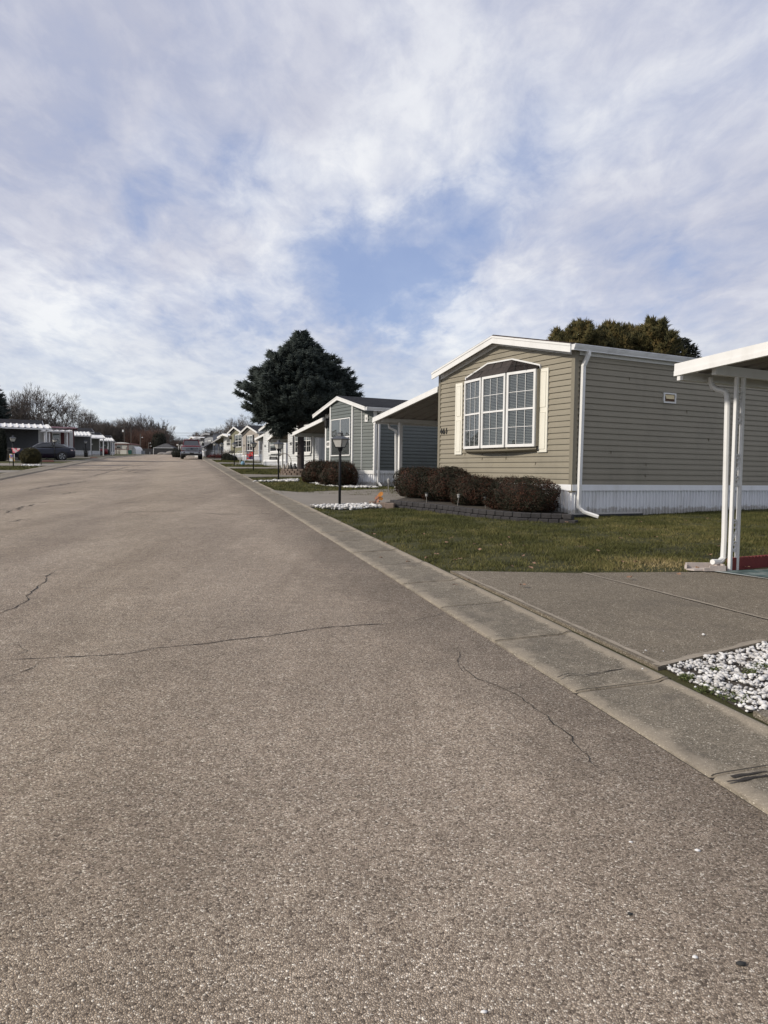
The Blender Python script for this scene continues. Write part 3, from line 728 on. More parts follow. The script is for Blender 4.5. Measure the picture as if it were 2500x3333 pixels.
# fallen leaves
lf = simple('dry_leaf', (.22,.13,.08), .8, .4, 5.)
random.seed(31)
pos = [(random.uniform(1200, 2480), random.uniform(1725, 1850)) for _ in range(26)]+[(1520,1890),(1700,1905),(2050,1880),(1330,1830),(1480,1905),(2210,1870)]+[(2085,1700),(2078,1693),(2230,1695),(2300,1688),(1706,1778),(1560,1790),(1545,1772),(1660,1770),(1735,1835),(1420,1804),(1845,1700),(2070,1830),(2340,1779)]
for i, (px, py) in enumerate(pos):
    c0 = GP(px, py, .08); mb = MB(); s_ = random.uniform(.025, .045); an = random.uniform(0, 6)
    pts = [(math.cos(an+t)*s_*q, math.sin(an+t)*s_*q, random.uniform(0,.025)) for t, q in ((0,1.2),(.7,.7),(1.3,1.),(2.2,.6),(3.1,.9),(4.,.65),(4.9,1.),(5.6,.6))]
    mb.add([(0,0,.01)]+pts, [(0, k+1, (k+1) % 8+1) for k in range(8)]); o = mb.build('fallen_leaf', lf); o.location = c0
    tag(o, 'dry brown leaf lying near the tan home', 'leaf', 'fallen leaves near the tan home')

# pebbles
peb_m = foliage_mat('white_pebble', [(0,(.20,.19,.175)),(.3,(.42,.41,.40)),(.6,(.58,.575,.565)),(1,(.74,.735,.72))], .7, 8.)
def ico():
    t = (1+5**.5)/2; v = np.array([(-1,t,0),(1,t,0),(-1,-t,0),(1,-t,0),(0,-1,t),(0,1,t),(0,-1,-t),(0,1,-t),(t,0,-1),(t,0,1),(-t,0,-1),(-t,0,1)], float); v /= np.linalg.norm(v[0])
    f = np.array([(0,11,5),(0,5,1),(0,1,7),(0,7,10),(0,10,11),(1,5,9),(5,11,4),(11,10,2),(10,7,6),(7,1,8),(3,9,4),(3,4,2),(3,2,6),(3,6,8),(3,8,9),(4,9,5),(2,4,11),(6,2,10),(8,6,7),(9,8,1)])
    return v, f
def rocks(name, label, poly, dens, size, dz, gaps=0., cat='pebbles', mat=None, piles=.02):
    iv, fi = ico(); xs = [p[0] for p in poly]; yy = [p[1] for p in poly]; n = int((max(xs)-min(xs))*(max(yy)-min(yy))*dens)
    x = rng.uniform(min(xs), max(xs), n); y = rng.uniform(min(yy), max(yy), n); k = inpoly(x, y, poly)
    if gaps: k &= smooth_noise(np.stack([x, y, x*0], 1), 9., 8) < gaps
    x, y = x[k], y[k]; n = len(x); s = size*(.4+1.3*rng.random(n)**1.6)
    sc = np.stack([s*rng.uniform(.8,1.3,n), s*rng.uniform(.6,1.,n), s*rng.uniform(.4,.7,n)], 1); a = rng.uniform(0, 6.283, n)
    v = iv[None]*(1+rng.uniform(-.22,.22,(n,12,1)))*sc[:, None, :]
    ca, sa = np.cos(a)[:, None], np.sin(a)[:, None]
    vx = v[:,:,0]*ca-v[:,:,1]*sa+x[:,None]; vy = v[:,:,0]*sa+v[:,:,1]*ca+y[:,None]; vz = v[:,:,2]+v[:,:,0]*rng.uniform(-.4,.4,(n,1))+(gznp(y)+dz+rng.uniform(0,piles,n))[:,None]
    vv = np.stack([vx, vy, vz], 2).reshape(-1,3); f = (fi[None]+(np.arange(n)*12)[:,None,None]).reshape(-1,3)
    return tag(mesh_np(name, vv, f, mat or peb_m, tint=np.repeat(rng.uniform(0,1,n),12)), label, cat, kind='stuff')
soil = simple('dark_soil', (.04,.032,.024), .95, .3, 8., bump=.8, bscale=50.)
bed = [(1.93,5.0),(3.12,5.74),(4.4,6.15),(4.6,4.7),(2.09,4.17)]
o = sheet('gravel_bed', bed, .03, soil); tag(o, 'dark soil under the white pebble bed at the right edge', kind='structure')
rocks('pebbles', 'white pebbles in the bed beside the near driveway', bed, 2000, .015, .036, gaps=.6)
sheet('walkway', [(2.10,4.12),(4.6,4.66),(4.6,3.3),tuple(ST(.5,.73).xy)], .056, conc, .1); tag(bpy.data.objects['walkway'], 'tan concrete walk below the white pebble bed', kind='structure')
rocks('pebbles', 'stray white pebbles spilled onto the kerb and driveway edge', [(1.55,5.3),(2.6,5.9),(2.9,5.75),(2.3,4.2),(2.0,3.9),(1.75,4.4)], 10, .009, .058)
bed2 = [gp2(1012,1652,.03), gp2(1180,1645,.03), gp2(1215,1646,.03), gp2(1245,1655,.03), gp2(1160,1660,.03), gp2(1080,1660,.03)]
rocks('pebbles', 'white stones in the strip around the nearest lamp post', bed2, 420, .04, .05, piles=.05)
rocks('pebbles', 'white stones along the grey green home and its hedge', [gp2(1000,1571,.03), gp2(1060,1583,.03), gp2(1150,1589,.03), gp2(1235,1589,.03), gp2(1215,1584,.03), gp2(1140,1582,.03), gp2(1010,1566,.03)], 260, .045, .05)
rocks('pebbles', 'white stones beside the second lamp post', [gp2(826,1569,.03), gp2(905,1568,.03), gp2(970,1568,.03), gp2(970,1562,.03), gp2(900,1565,.03)], 220, .055, .05)
# sprouting weeds in the pebbles
wd = foliage_mat('weed_leaf', [(0,(.03,.045,.015)),(.6,(.08,.10,.03)),(1,(.13,.14,.06))])
for i, (px, py, s_) in enumerate([(2235,2213,.05),(2300,2250,.08),(2390,2275,.10),(2475,2180,.07),(2440,2195,.05),(2330,2190,.04)]):
    q = GP(px, py, .03); n = 260; a = rng.uniform(0,6.283,n); rr_ = rng.random(n)**.6*s_
    p = np.stack([q.x+np.cos(a)*rr_, q.y+np.sin(a)*rr_, q.z+rng.uniform(.0,.035,n)], 1)
    v, f = leaves(p, np.array([[0,0,1.]]).repeat(n,0), rng.uniform(.008,.02,n), rng.uniform(.005,.012,n))
    tag(mesh_np('weed', v, f, wd, tint=np.repeat(rng.random(n),4)), 'low green weed growing through the white pebbles', 'weed', 'weeds in the pebble bed')
# loose stones on the asphalt
for i, (px, py, s_, m_) in enumerate([(2270,2770,.011,peb_m),(2412,3140,.014,matte_black),(2262,3117,.009,peb_m),(2050,2977,.009,matte_black),(1575,3296,.009,peb_m),(2053,2742,.008,peb_m)]):
    q = GP(px, py); iv, fi = ico(); v = iv*(1+rng.uniform(-.2,.2,(12,1)))*np.array([s_*1.2,s_*.8,s_*.45])+np.array([0,0,s_*.3])
    o = mesh_np('loose_stone', v, fi, m_, tint=np.ones(12)); o.location = q
    tag(o, 'small dark chip lying on the asphalt' if m_ is matte_black else 'small white stone lying on the asphalt', 'stone', 'loose stones on the street')

# ================================================================== near tan home (461)
tan = siding_mat('tan_vinyl', (.238,.214,.163)); tan_trim = simple('tan_trim', (.18,.162,.122), .55, .05)
h = home('tan vinyl home numbered 461 with a triple white window and white skirting', H461, 20., 5.34, .735, 3.75, 4.34, sidem=tan, roofm=roof_brown, oe=.08, of=.2, fh=.21, trim=tan_trim, band=.17)
def quadtrim(mb, pts, w, d0, d1):       # flat bars between wall points
    for a, b_ in zip(pts[:-1], pts[1:]):
        mb.bar((a[0], (d0+d1)/2, a[1]), (b_[0], (d0+d1)/2, b_[1]), w, d1-d0, up=(0,1,0))
# bow window
bay = MB(MFR); pl = [(1.06,.0),(1.06,.13),(2.0,.25),(2.99,.25),(3.89,.13),(3.89,.0)]
for (a, b_) in zip(pl[:-1], pl[1:]): bay.add([(a[0],a[1],1.60),(b_[0],b_[1],1.60),(b_[0],b_[1],3.34),(a[0],a[1],3.34)], [(0,1,2,3)])
bo = bay.build('bay_window', tan, h)
ap = MB(MFR); n = 14        # apron below, curved underside
low = []
for i in range(n+1):
    s_ = 1.06+2.83*i/n; d_ = np.interp(s_, [1.06,2.0,2.99,3.89], [.13,.25,.25,.13]); low.append((s_, d_))
ap.add([(s_, d_, 1.60) for s_, d_ in low]+[(s_, d_*.93, 1.53-.02*math.sin(math.pi*i/n)) for i, (s_, d_) in enumerate(low)]+[(s_, .02, 1.47) for s_, d_ in low],
       [(i, i+1, n+2+i, n+1+i) for i in range(n)]+[(n+1+i, n+2+i, 2*n+3+i, 2*n+2+i) for i in range(n)])
ap.build('apron', tan_trim, bo)
def seg_frame(a, b_):
    av, bv = V((a[0],a[1],0)), V((b_[0],b_[1],0)); dd = (bv-av).normalized(); nn = V((-dd.y, dd.x, 0))
    if nn.y < 0: nn = -nn
    L_ = Matrix(((dd.x,nn.x,0,a[0]),(dd.y,nn.y,0,a[1]),(0,0,1,0),(0,0,0,1)))
    return MFR @ L_, (bv-av).length
for (a, b_), (i0, i1) in zip(zip(pl[1:4], pl[2:5]), ((.02,.02),(.03,.03),(.02,.0))):
    M_, ln = seg_frame(a, b_)
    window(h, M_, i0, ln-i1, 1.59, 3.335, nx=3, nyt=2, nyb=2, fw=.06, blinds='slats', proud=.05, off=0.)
arch = [(1.09,3.43),(2.10,3.69),(3.08,3.705),(4.0,3.45)]
sh = MB(MFR)
wl = [(1.06,.16),(2.0,.28),(2.99,.28),(3.92,.16)]
sh.add([(1.09,.02,3.42),(2.10,.02,3.68),(3.08,.02,3.69),(3.98,.02,3.44),(3.92,.17,3.34),(2.99,.29,3.345),(2.0,.29,3.345),(1.06,.17,3.34)], [(0,1,6,7),(1,2,5,6),(2,3,4,5),(0,7,6,1)])
brn = simple('brown_shake', (.034,.026,.024), .85, .25, 6., bump=.6, bscale=80.)
so_ = sh.build('bay_roof', brn, h)
sg_ = MB(MFR)
for s0_, z0_, s1_, z1_ in [(1.35,3.35,1.5,3.5),(1.75,3.35,1.93,3.62),(2.2,3.35,2.26,3.52),(2.55,3.35,2.5,3.52),(2.42,3.52,2.48,3.68),(2.9,3.35,2.85,3.52),(3.2,3.35,3.12,3.52),(2.75,3.52,2.8,3.69),(3.55,3.35,3.45,3.48)]:
    f0 = np.interp(z0_, [3.34,3.69], [.275,.03]); f1 = np.interp(z1_, [3.34,3.69], [.275,.03])
    sg_.bar((s0_, f0+.003, z0_), (s1_, f1+.003, z1_), .012, .008)
sg_.bar((1.45,.155,3.505), (3.6,.155,3.515), .012, .008)
sg_.build('shingle_joint', matte_black, so_)
tb = MB(MFR); quadtrim(tb, arch, .035, .015, .055); quadtrim(tb, [(1.085,3.44),(1.085,3.33)], .03, .012, .06); quadtrim(tb, [(4.0,3.46),(3.98,3.33)], .03, .012, .08)
tb.build('bay_trim', white, bo)
# shutters
for a, b_ in ((.80,1.12),(3.985+.19,4.50)):
    s_ = MB(MFR); z0_, z1_ = 1.46, 3.34
    s_.box(a, b_, .016, .045, z0_, z1_)
    ss_ = s_.build('shutter', cream, h)
    p_ = MB(MFR)
    for q0, q1 in ((z0_+.08, 2.36), (2.48, z1_-.07)):
        p_.box(a+.07, b_-.07, .0455, .051, q0, q1)
        c_ = [(a+.07,q0),(b_-.07,q0),(b_-.07,q1),(a+.07,q1)]
        for u0, u1 in zip(c_, c_[1:]+c_[:1]): p_.bar((u0[0],.051,u0[1]), (u1[0],.051,u1[1]), .012, .01)
    p_.build('raised_panel', cream, ss_)
# number
Tn = lambda M_, s_, z_, d_: M_ @ Matrix.Translation((s_, d_, z_)) @ Matrix(((-1,0,0,0),(0,0,1,0),(0,1,0,0),(0,0,0,1)))
text_mesh('461', .24, .009, Tn(MFR, 5.06, 2.10, .036), 'house_number', matte_black, h, .98)
# seams between siding panels
seam_m = simple('dark_seam', (.20,.18,.14), .8, .1)  # seam colour a little darker than the tan siding
for s_, z_, k in [(3.05,3.98,1),(3.28,1.243,2),(4.05,1.37,1),(1.2,1.116,1),(1.22,1.37,.6),(2.3,1.243,2)]:
    MB(MFR).box(s_, s_+.004, .004, .0245, z_-.0, z_+.125*k).build('siding_seam', seam_m, h)
for s_, z_, k in [(1.1,1.37,1),(3.5,2.386,1),(2.2,1.116,1),(2.2,.862,1),(5.2,2.64,1),(1.6,3.02,1),(4.3,1.75,1)]: MB(MSD).box(s_, s_+.004, .004, .0245, z_, z_+.125*k).build('siding_seam', seam_m, h)
# wall vent
v = MB(MSD); v.box(2.70,3.06,.0,.02,2.66,2.86)
vo = v.build('wall_vent', simple('vent_dark', (.10,.05,.03), .8, .3, 20.), h)
vf = MB(MSD)
for a in ((2.68,3.08,2.645,2.675),(2.68,3.08,2.85,2.88),(2.68,2.71,2.675,2.85),(3.05,3.08,2.675,2.85)): vf.box(a[0],a[1],.0,.05,a[2],a[3])
vf.build('vent_frame', white, vo)
MB(MSD).add([(2.73,.03,2.84),(3.03,.03,2.84),(3.01,.055,2.74),(2.75,.055,2.74)], [(0,1,2,3)]).build('vent_flap', simple('vent_flap', (.55,.46,.27), .6, .1), vo)
ds = downspout(h, [(.22,-.17,3.60),(.22,-.165,3.52),(.16,-.085,3.28),(.14,-.075,.26)], .075, .07)
el = MB(); el.tube([(.14,-.08,.32),(.14,-.10,.24),(.19,-.19,.16),(.32,-.34,.10),(.38,-.42,.07)], .042, 6); el.build('downspout_outlet', white, ds)
bl = MB(MSD); bl.box(-.1,2.15,-.0,.05,-.25,.06); bl.box(-.05,2.1,.0,.06,.06,.10)
bl.build('block_base', simple('dark_block', (.035,.035,.038), .9, .2, 6., bump=.5), h)
bt = MB(MSD); bt.box(-.04,2.06,.012,.045,.085,.135); bt.build('skirting_foot', skirtw, h)
bt = MB(MSD); bt.box(2.1,19,.012,.03,-.02,.012); bt.build('skirting_foot', skirtw, h)
# small window on the side wall just reaching the frame edge
MB(MSD).box(8.3,8.9,.02,.06,2.5,2.8).build('side_fixture', matte_black, h)

# tan home's carport
def lg(o): return lambda x, y: gz((o+HV*x+HU*y).y)+.05-o.z
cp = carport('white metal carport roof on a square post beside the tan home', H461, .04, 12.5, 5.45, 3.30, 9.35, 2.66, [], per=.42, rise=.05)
p = MB(); x_, y_ = .82, 9.0; p.bbox(x_-.06, x_+.06, y_-.06, y_+.06, lg(H461)(x_, y_)-.12, 2.6, .008); p.build('post', white, cp)
p = MB(); p.bbox(7-.06, 7+.06, y_-.06, y_+.06, lg(H461)(7, y_)-.05, 2.6, .008); p.build('post', white, cp)
dp = downspout(cp, [(.55,9.28,2.56),(.55,9.25,2.42),(.70,9.08,2.32),(.72,9.06,.30),(.60,8.98,.2)], .06, .05)

# hedge
def bush(name, label, cen, rx, ry, hz, n, mat, core, seed, group=None, rz=0., boxy=2.9, lsize=.03, cat='bush', lump=.1, proto=None):
    r_ = rng.normal(size=(n, 3)); r_ = unit(r_); r_[:,2] = np.where(r_[:,2] < 0, r_[:,2]*.8, r_[:,2]); r_ = unit(r_)
    k = (np.abs(r_)**boxy).sum(1)**(-1/boxy)
    s = k*(1+lump*smooth_noise(r_, 3.2, seed)+.05*smooth_noise(r_, 9., seed+1))*(1-rng.random(n)**2.2*.22)
    s *= 1+(rng.random(n) < .05)*rng.uniform(0,.08,n)
    p = r_*s[:, None]*np.array([rx, ry, hz*.54])+np.array([0,0,hz*.46]); low_ = p[:,2] < .03; p[:,2] = np.where(low_, rng.uniform(.02,.12,n), p[:,2])
    root = thing(name, label, cat, cen, rz, group)
    v, f = leaves(p, r_+np.array([0,0,.2]), rng.uniform(.7,1.4,n)*lsize, rng.uniform(.5,.9,n)*lsize*.7)
    mesh_np('foliage', v, f, mat, root, tint=np.repeat(rng.uniform(-.5,.7,n), 4))
    ns = int(n/110)
    a_ = rng.uniform(0, 6.283, ns); q_ = rng.random(ns)**.5*.9; sv, sd_ = [], []
    kk = (np.abs(np.cos(a_))**boxy+np.abs(np.sin(a_))**boxy)**(-1/boxy)
    bx_, by_ = np.cos(a_)*q_*kk, np.sin(a_)*q_*kk; bz_ = hz*(.46+.54*np.maximum(0, 1-q_**boxy)**(1/boxy))
    for j in range(12):
        tt = j/11.; sv.append(np.stack([bx_*rx+rng.normal(0,.012,ns), by_*ry+rng.normal(0,.012,ns), bz_-.04+tt*lsize*3.2*rng.uniform(.5,1.2,ns)], 1))
    sv = np.concatenate(sv); v2, f2 = leaves(sv, rng.normal(size=(len(sv),3))+np.array([0,0,.3]), rng.uniform(.5,1.,len(sv))*lsize, rng.uniform(.4,.8,len(sv))*lsize*.6)
    mesh_np('shoots', v2, f2, mat, root, tint=np.repeat(rng.uniform(-.4,.9,len(sv)), 4))
    cb = MB(); prof = [(.2,.0),(.45,.06),(.66,.3),(.68,.6),(.5,.78),(.2,.84),(0.02,.85)]
    cb.lathe([(a*1., b_*hz) for a, b_ in prof], 14); cb.v = [(x*rx, y*ry, z) for x, y, z in cb.v]
    cb.build('branches', core, root); return root  # solid dark core put inside the leaves to block see-through
red_leaf = foliage_mat('russet_hedge_leaf', [(0,(.012,.016,.007)),(.28,(.022,.016,.008)),(.5,(.05,.018,.010)),(.78,(.085,.032,.014)),(1,(.15,.09,.04))], .7, 1.6)
core_m = simple('dark_bush_core', (.010,.007,.005), .95, .4, 20., bump=1., bscale=30.)
hb = [(1.0,1.04,.72,'rightmost and largest bush of the russet hedge by the white skirting'),(2.75,.60,.68,'third bush from the left in the russet hedge, low between its neighbours'),(4.0,.66,.84,'second bush from the left in the russet hedge under the white window'),(5.45,.70,.80,'leftmost bush of the russet hedge below the number 461')]
for i, (y_, ry, hz, lb) in enumerate(hb):
    q = H461+HV*(-.62)+HU*y_; q.z = gz(q.y)+.12
    bush('hedge_bush', lb, q, .60, ry, hz, 26000, red_leaf, core_m, 30+i, 'hedge of the tan home', HA, lsize=.034, boxy=2.7)
# block edging
blk = simple('edging_block', (.028,.026,.027), .9, .3, 7., bump=.6, bscale=40., stain=(2., (.06,.056,.052), .5))
line = [V(b_+(0,)) for b_ in [gp2(1262,1648,.03)]+bw+[gp2(1856,1704,.03)]]
mb = MB(); dl = 0; tot = sum((b_-a).length for a, b_ in zip(line[:-1], line[1:]))
def along(t):
    for a, b_ in zip(line[:-1], line[1:]):
        l_ = (b_-a).length
        if t <= l_: return a.lerp(b_, t/l_), (b_-a).normalized()
        t -= l_
    return line[-1], (line[-1]-line[-2]).normalized()
for row in (0, 1):
    t = .09*row
    while t < tot-.02:
        w_ = random.uniform(.19,.22); q, d_ = along(t+w_/2); q2 = V((q.x, q.y, gz(q.y)+.0+row*.105)); nn = V((-d_.y, d_.x, 0))
        if nn.y < 0: nn = -nn
        q2 += nn*(.02*row+random.uniform(-.006,.006)); M_ = Matrix(((d_.x,nn.x,0,q2.x),(d_.y,nn.y,0,q2.y),(0,0,1,q2.z),(0,0,0,1)))
        mb.M = M_; mb.bbox(-w_/2+.003, w_/2-.003, -.0, .16, 0, .10, .012); t += w_
tag(mb.build('garden_edging', blk), 'dark grey block edging two courses high in front of the hedge', 'edging')
so = MB(); pts = [(q.x, q.y+.05, gz(q.y)+.12) for q in line]+[(H461+HV*(-.02)+HU*.1).to_tuple(), (H461+HV*(-.02)+HU*6.5).to_tuple()]
pts = [(x, y, gz(y)+.13) for x, y, z in pts]; so.poly(pts); tag(so.build('planting_soil', soil), 'dark soil in the hedge bed', kind='structure')
# pinkish low blocks at the driveway corner
mb = MB(); pk = simple('tan_block', (.17,.13,.105), .9, .2, 8., bump=.5)
for i, (px, py) in enumerate([(1216,1648),(1240,1653),(1266,1655)]):
    q = GP(px, py, .03); mb.M = Matrix.Translation(q) @ Matrix.Rotation(R(-12), 4, 'Z'); mb.bbox(-.12,.12,0,.2,-.02,.13,.012)
tag(mb.build('low_block_kerb', pk), 'three tan concrete blocks at the corner of the driveway', 'edging')
# solar stake lights
sol = simple('frosted_plastic', (.35,.35,.34), .4, .1); stk = simple('stake_metal', (.32,.30,.27), .4, .1, metal=.6)
for i, (px, py, pt, lean, lb) in enumerate([(1388,1652,1625,0,'dark solar stake light low in front of the second hedge bush'),(1488,1657,1631,.03,'silver solar stake light before the third hedge bush'),(1580,1664,1637,-.01,'black capped solar stake light between the third and fourth hedge bushes'),(1733,1675,1643,.05,'leaning copper solar stake light before the largest hedge bush')]):
    q = GP(px, py-8, .12); hh = .30 if i < 3 else .36
    t_ = thing('solar_light', lb, 'garden light', q, 0, 'stake lights along the hedge')
    MB().tube([(0,0,-.05),(lean,0,hh*.7)], .007, 6).build('stake', stk, t_)
    MB().lathe([(.018,hh*.68),(.026,hh*.72),(.034,hh*.92),(.02,hh*.93)], 10, (lean,0,0)).build('lens', sol, t_)
    MB().lathe([(.045,hh*.92),(.045,hh*.94),(.03,hh*.99),(.008,hh)], 10, (lean,0,0)).build('cap', matte_black if i in (0,2) else stk, t_)
q = GP(1264,1612,.03); t_ = thing('solar_light', 'lone solar stake light on the lawn beyond the driveway', 'garden light', q)
MB().tube([(0,0,0),(0,0,.36)], .012, 6).build('stake', stk, t_); MB().lathe([(.02,.36),(.045,.46),(.05,.48),(.01,.52)], 8).build('lens', sol, t_)
# butterfly stake
q = GP(1214,1646,.05); t_ = thing('butterfly_ornament', 'orange butterfly garden ornament on a thin stake by the driveway', 'ornament', q)
MB().tube([(0,0,0),(.05,0,.10)], .008, 6).build('stake', matte_black, t_)
org = simple('orange_wing', (.75,.30,.06), .5, .15, 20.); pnk = simple('peach_wing', (.62,.28,.16), .5, .2, 20.)
def wing(cx_, cz, w_, h_, rot, m_, y_=0.):
    pts = [(cx_+math.cos(a)*w_*math.cos(rot)-math.sin(a)*h_*math.sin(rot), y_+.01*math.cos(a), cz+math.cos(a)*w_*math.sin(rot)+math.sin(a)*h_*math.cos(rot)) for a in [6.283*k/14 for k in range(14)]]
    MB().prism(pts, (0,.006,0)).build('wing', m_, t_)
wing(.185,.285,.075,.05,.75,org); wing(.19,.18,.06,.045,-.2,org,.02); wing(.09,.21,.07,.028,.8,pnk,-.01); wing(.115,.10,.07,.022,1.3,pnk,-.02)
MB().tube([(.02,0,.05),(.08,0,.15),(.16,0,.23)], [.008,.016,.008], 8).build('body', simple('butterfly_body', (.25,.12,.09), .6, .2), t_)

# ================================================================== carport with double post at the right edge
HP = GP(2386,1856,.05); HP = V((HP.x, HP.y, HP.z))
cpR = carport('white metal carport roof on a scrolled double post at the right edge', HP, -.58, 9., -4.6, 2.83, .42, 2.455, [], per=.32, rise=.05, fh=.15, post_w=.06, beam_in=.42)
pp_ = MB()
for dx in (-.063, .063):
    pm = MB(); pm.bbox(dx-.021, dx+.021, -.021, .021, -.01, 2.36, .004)
    po = pm.build('post', white, cpR)
def scroll_paths(zc, k=1.):
    top = []
    for i in range(30):
        t = i/29; a = R(520-540*t); rr_ = .016+.034*min(1, t*1.5); top.append((rr_*math.cos(a), zc+.145+rr_*1.15*math.sin(a)))
    top += [(.030, zc+.07), (-.01, zc+.0), (-.042, zc-.055)]
    bot = []
    for i in range(32):
        t = i/31; a = R(520-700*t); rr_ = .014+.036*min(1, t*1.6); bot.append((rr_*math.cos(a), zc-.125+rr_*1.3*math.sin(a)))
    return top, bot
for zc in (.42, 1.22, 1.98):
    sb = MB()
    for path in scroll_paths(zc):
        for a, b_ in zip(path[:-1], path[1:]):
            sb.bar((a[0],-.004,a[1]), (b_[0],-.004,b_[1]), .022, .009, up=(1,.001,0)) if False else sb.tube([(a[0],-.012,a[1]), (b_[0],-.012,b_[1])], .0062, 5)
            sb.tube([(a[0],.006,a[1]), (b_[0],.006,b_[1])], .0062, 5)
    sb.build('scroll', white, cpR)
dn = MB(); R2 = Matrix.Rotation(-HA, 4, 'Z')
def lp(px, py, Y): return tuple(R2 @ (P(px, py, Y)-HP))
pth = [lp(2313,1228,9.32), lp(2314,1246,9.32), lp(2321,1259,9.30), lp(2335,1268,9.26), lp(2350,1271,9.22), lp(2362,1277,9.19), lp(2367,1288,9.18), lp(2368,1310,9.18), lp(2357.5,1752,9.16), lp(2354,1815,9.16), lp(2350,1824,9.12), lp(2340,1829,9.05), lp(2319,1829,8.98)]
dn.tube(pth, .034, 8); dd_ = dn.build('downspout', white, cpR)
rg = MB()
for i in range(8):
    t = i/7; a = V(pth[9]).lerp(V(pth[11]), t); rg.lathe([(.037,-.006),(.040,0),(.037,.006)], 8, a)
rg.build('elbow_ridge', white, dd_)
# splash block
q = GP(2300,1856,.06); sp = MB(Matrix.Translation(q) @ Matrix.Rotation(R(8), 4, 'Z') @ Matrix.Diagonal((.72,.9,.75,1)))
cc_ = simple('splash_concrete', (.42,.37,.34), .9, .12, 8., bump=.4, bscale=70.)
sp.prism([(-.27,-.06,0),(.26,-.09,0),(.26,.13,0),(-.27,.16,0),(-.34,.05,0)], (0,0,.025))
sp.prism([(-.27,.13,.02),(.26,.10,.02),(.26,.135,.02),(-.27,.165,.02)], (0,0,.085)); sp.prism([(-.02,-.10,-.0),(.26,-.12,-.0),(.26,-.085,-.0),(-.0,-.06,-.0)], (0,0,.085))
sp.prism([(-.36,.06,.02),(-.34,.03,.02),(-.25,.13,.02),(-.27,.165,.02)], (0,0,.06)); sp.prism([(.225,-.09,.02),(.26,-.09,.02),(.26,.11,.02),(.225,.11,.02)], (0,0,.09))
sp.prism([(-.12,-.10,0),(-.02,-.10,0),(.0,-.06,0),(-.1,-.05,0)], (0,0,.05))
tag(sp.build('splash_block', cc_), 'pale concrete splash block under the downspout by the double post', 'splash block')
# scalloped edging
A = GP(2384,1857,.05); B = A+V((math.cos(R(27)), math.sin(R(27)), 0))*3.4; d_ = (B-A).normalized(); nn = V((-d_.y, d_.x, 0)); sc_ = MB(); n = int((B-A).length/.062)
for i in range(n):
    o_ = A+d_*(i*.062); o_.z = gz(o_.y)+.05; pts = [(-.031,0),(.031,0)]+[(.031*math.cos(a), .125+.03*math.sin(a)) for a in [math.pi*k/6 for k in range(7)]]
    sc_.prism([o_+d_*x+V((0,0,z)) for x, z in pts], nn*.06)
tag(sc_.build('scalloped_edging', simple('dark_red_edging', (.16,.03,.028), .85, .2, 6., bump=.3)), 'dark red scalloped edging behind the double post', 'edging')

# ================================================================== grey green home (459)
grn = siding_mat('green_grey_vinyl', (.112,.127,.122)); H459 = V((-.373, 27.257, .9622))
h = home('grey green home with a white trimmed bay front, number 459', H459, 17., 4.42, .62, 2.95, 3.52, sidem=grn, roofm=roof_black, oe=.2, of=.5, fh=.17, trim=white)
by = MB(); pl = [(0.02,0.),(1.0,.42),(3.0,.42),(3.9,0.)]; rr0 = lambda s_: 2.95+(3.52-2.95)*(s_+.2)/(2.41) if s_ < 2.21 else 2.95+(3.52-2.95)*(4.62-s_)/2.41
for a, b_ in zip(pl[:-1], pl[1:]):
    M_, ln = seg_frame(a, b_); pts = [(0,.62),(ln,.62),(ln,rr0(b_[0])-.06)]
    if a[0] < 2.2 < b_[0]: pts.append(((2.21-a[0]), 3.46))
    pts.append((0,rr0(a[0])-.06)); siding(by, M_, pts)
bo = by.build('bay_wall', grn, h)
tr = MB(MFR)
for s_, d_, w_, zt in ((1.0,.42,.10,3.17),(3.0,.42,.09,3.25),(0.0,.0,.10,2.98),(4.37,.0,.08,2.98),(.56,.235,.025,3.08)):
    tr.box(s_-w_/2, s_+w_/2, d_-.02, d_+.035, .50 if w_ > .03 else .58, zt)
quadtrim(tr, [(1.0,3.20),(2.21,3.38),(3.0,3.25)], .05, .42, .46)
tr.build('corner_board', white, h)
sk = MB(); rl = MB()
for a, b_ in zip(pl[:-1], pl[1:]):
    M_, ln = seg_frame(a, b_); ribbed(sk, M_, 0, ln, -.3, .6); rl.M = M_; rl.box(-.01, ln+.01, .012, .042, .5, .635)
sk.build('skirting', skirtw, h); rl.build('skirting_rail', white, h)
M_, ln = seg_frame(pl[1], pl[2])
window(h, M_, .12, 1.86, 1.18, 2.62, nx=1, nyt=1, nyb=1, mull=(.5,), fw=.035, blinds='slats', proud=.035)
M_, ln = seg_frame(pl[0], pl[1]); m_ = MB(M_); m_.box(.30,.44,.018,.05,2.42,2.68); m_.build('wall_box', white, h); MB(M_).box(.345,.38,.05,.06,2.5,2.58).build('outlet', simple('grey_plastic', (.2,.2,.2), .6, .1), h)
MB(MFR).box(3.98,4.30,.018,.03,1.56,1.84).build('number_plate', white, h); text_mesh('459', .2, .006, Tn(MFR, 4.14, 1.70, .034), 'house_number', matte_black, h, .8)
ln_ = MB(MFR); ln_.lathe([(.03,2.34),(.075,2.44),(.085,2.62),(.05,2.7),(.02,2.78)], 8, (4.12,.12,0)); ln_.box(4.09,4.15,.0,.12,2.70,2.74); ln_.build('wall_lantern', matte_black, h)
downspout(h, [(.18,-.28,2.83),(.18,-.2,2.74),(.14,-.07,2.6),(.14,-.06,.18),(.18,-.2,.05)], .07, .06)
q = H459+HV*(2.75)+HU*(-.25)
t_ = thing('wind_chime', 'string of small clear ornaments hanging by the grey green side wall', 'wind chime', (q.x, q.y, 0), HA)
bz = P(1346,1440,q.y).z
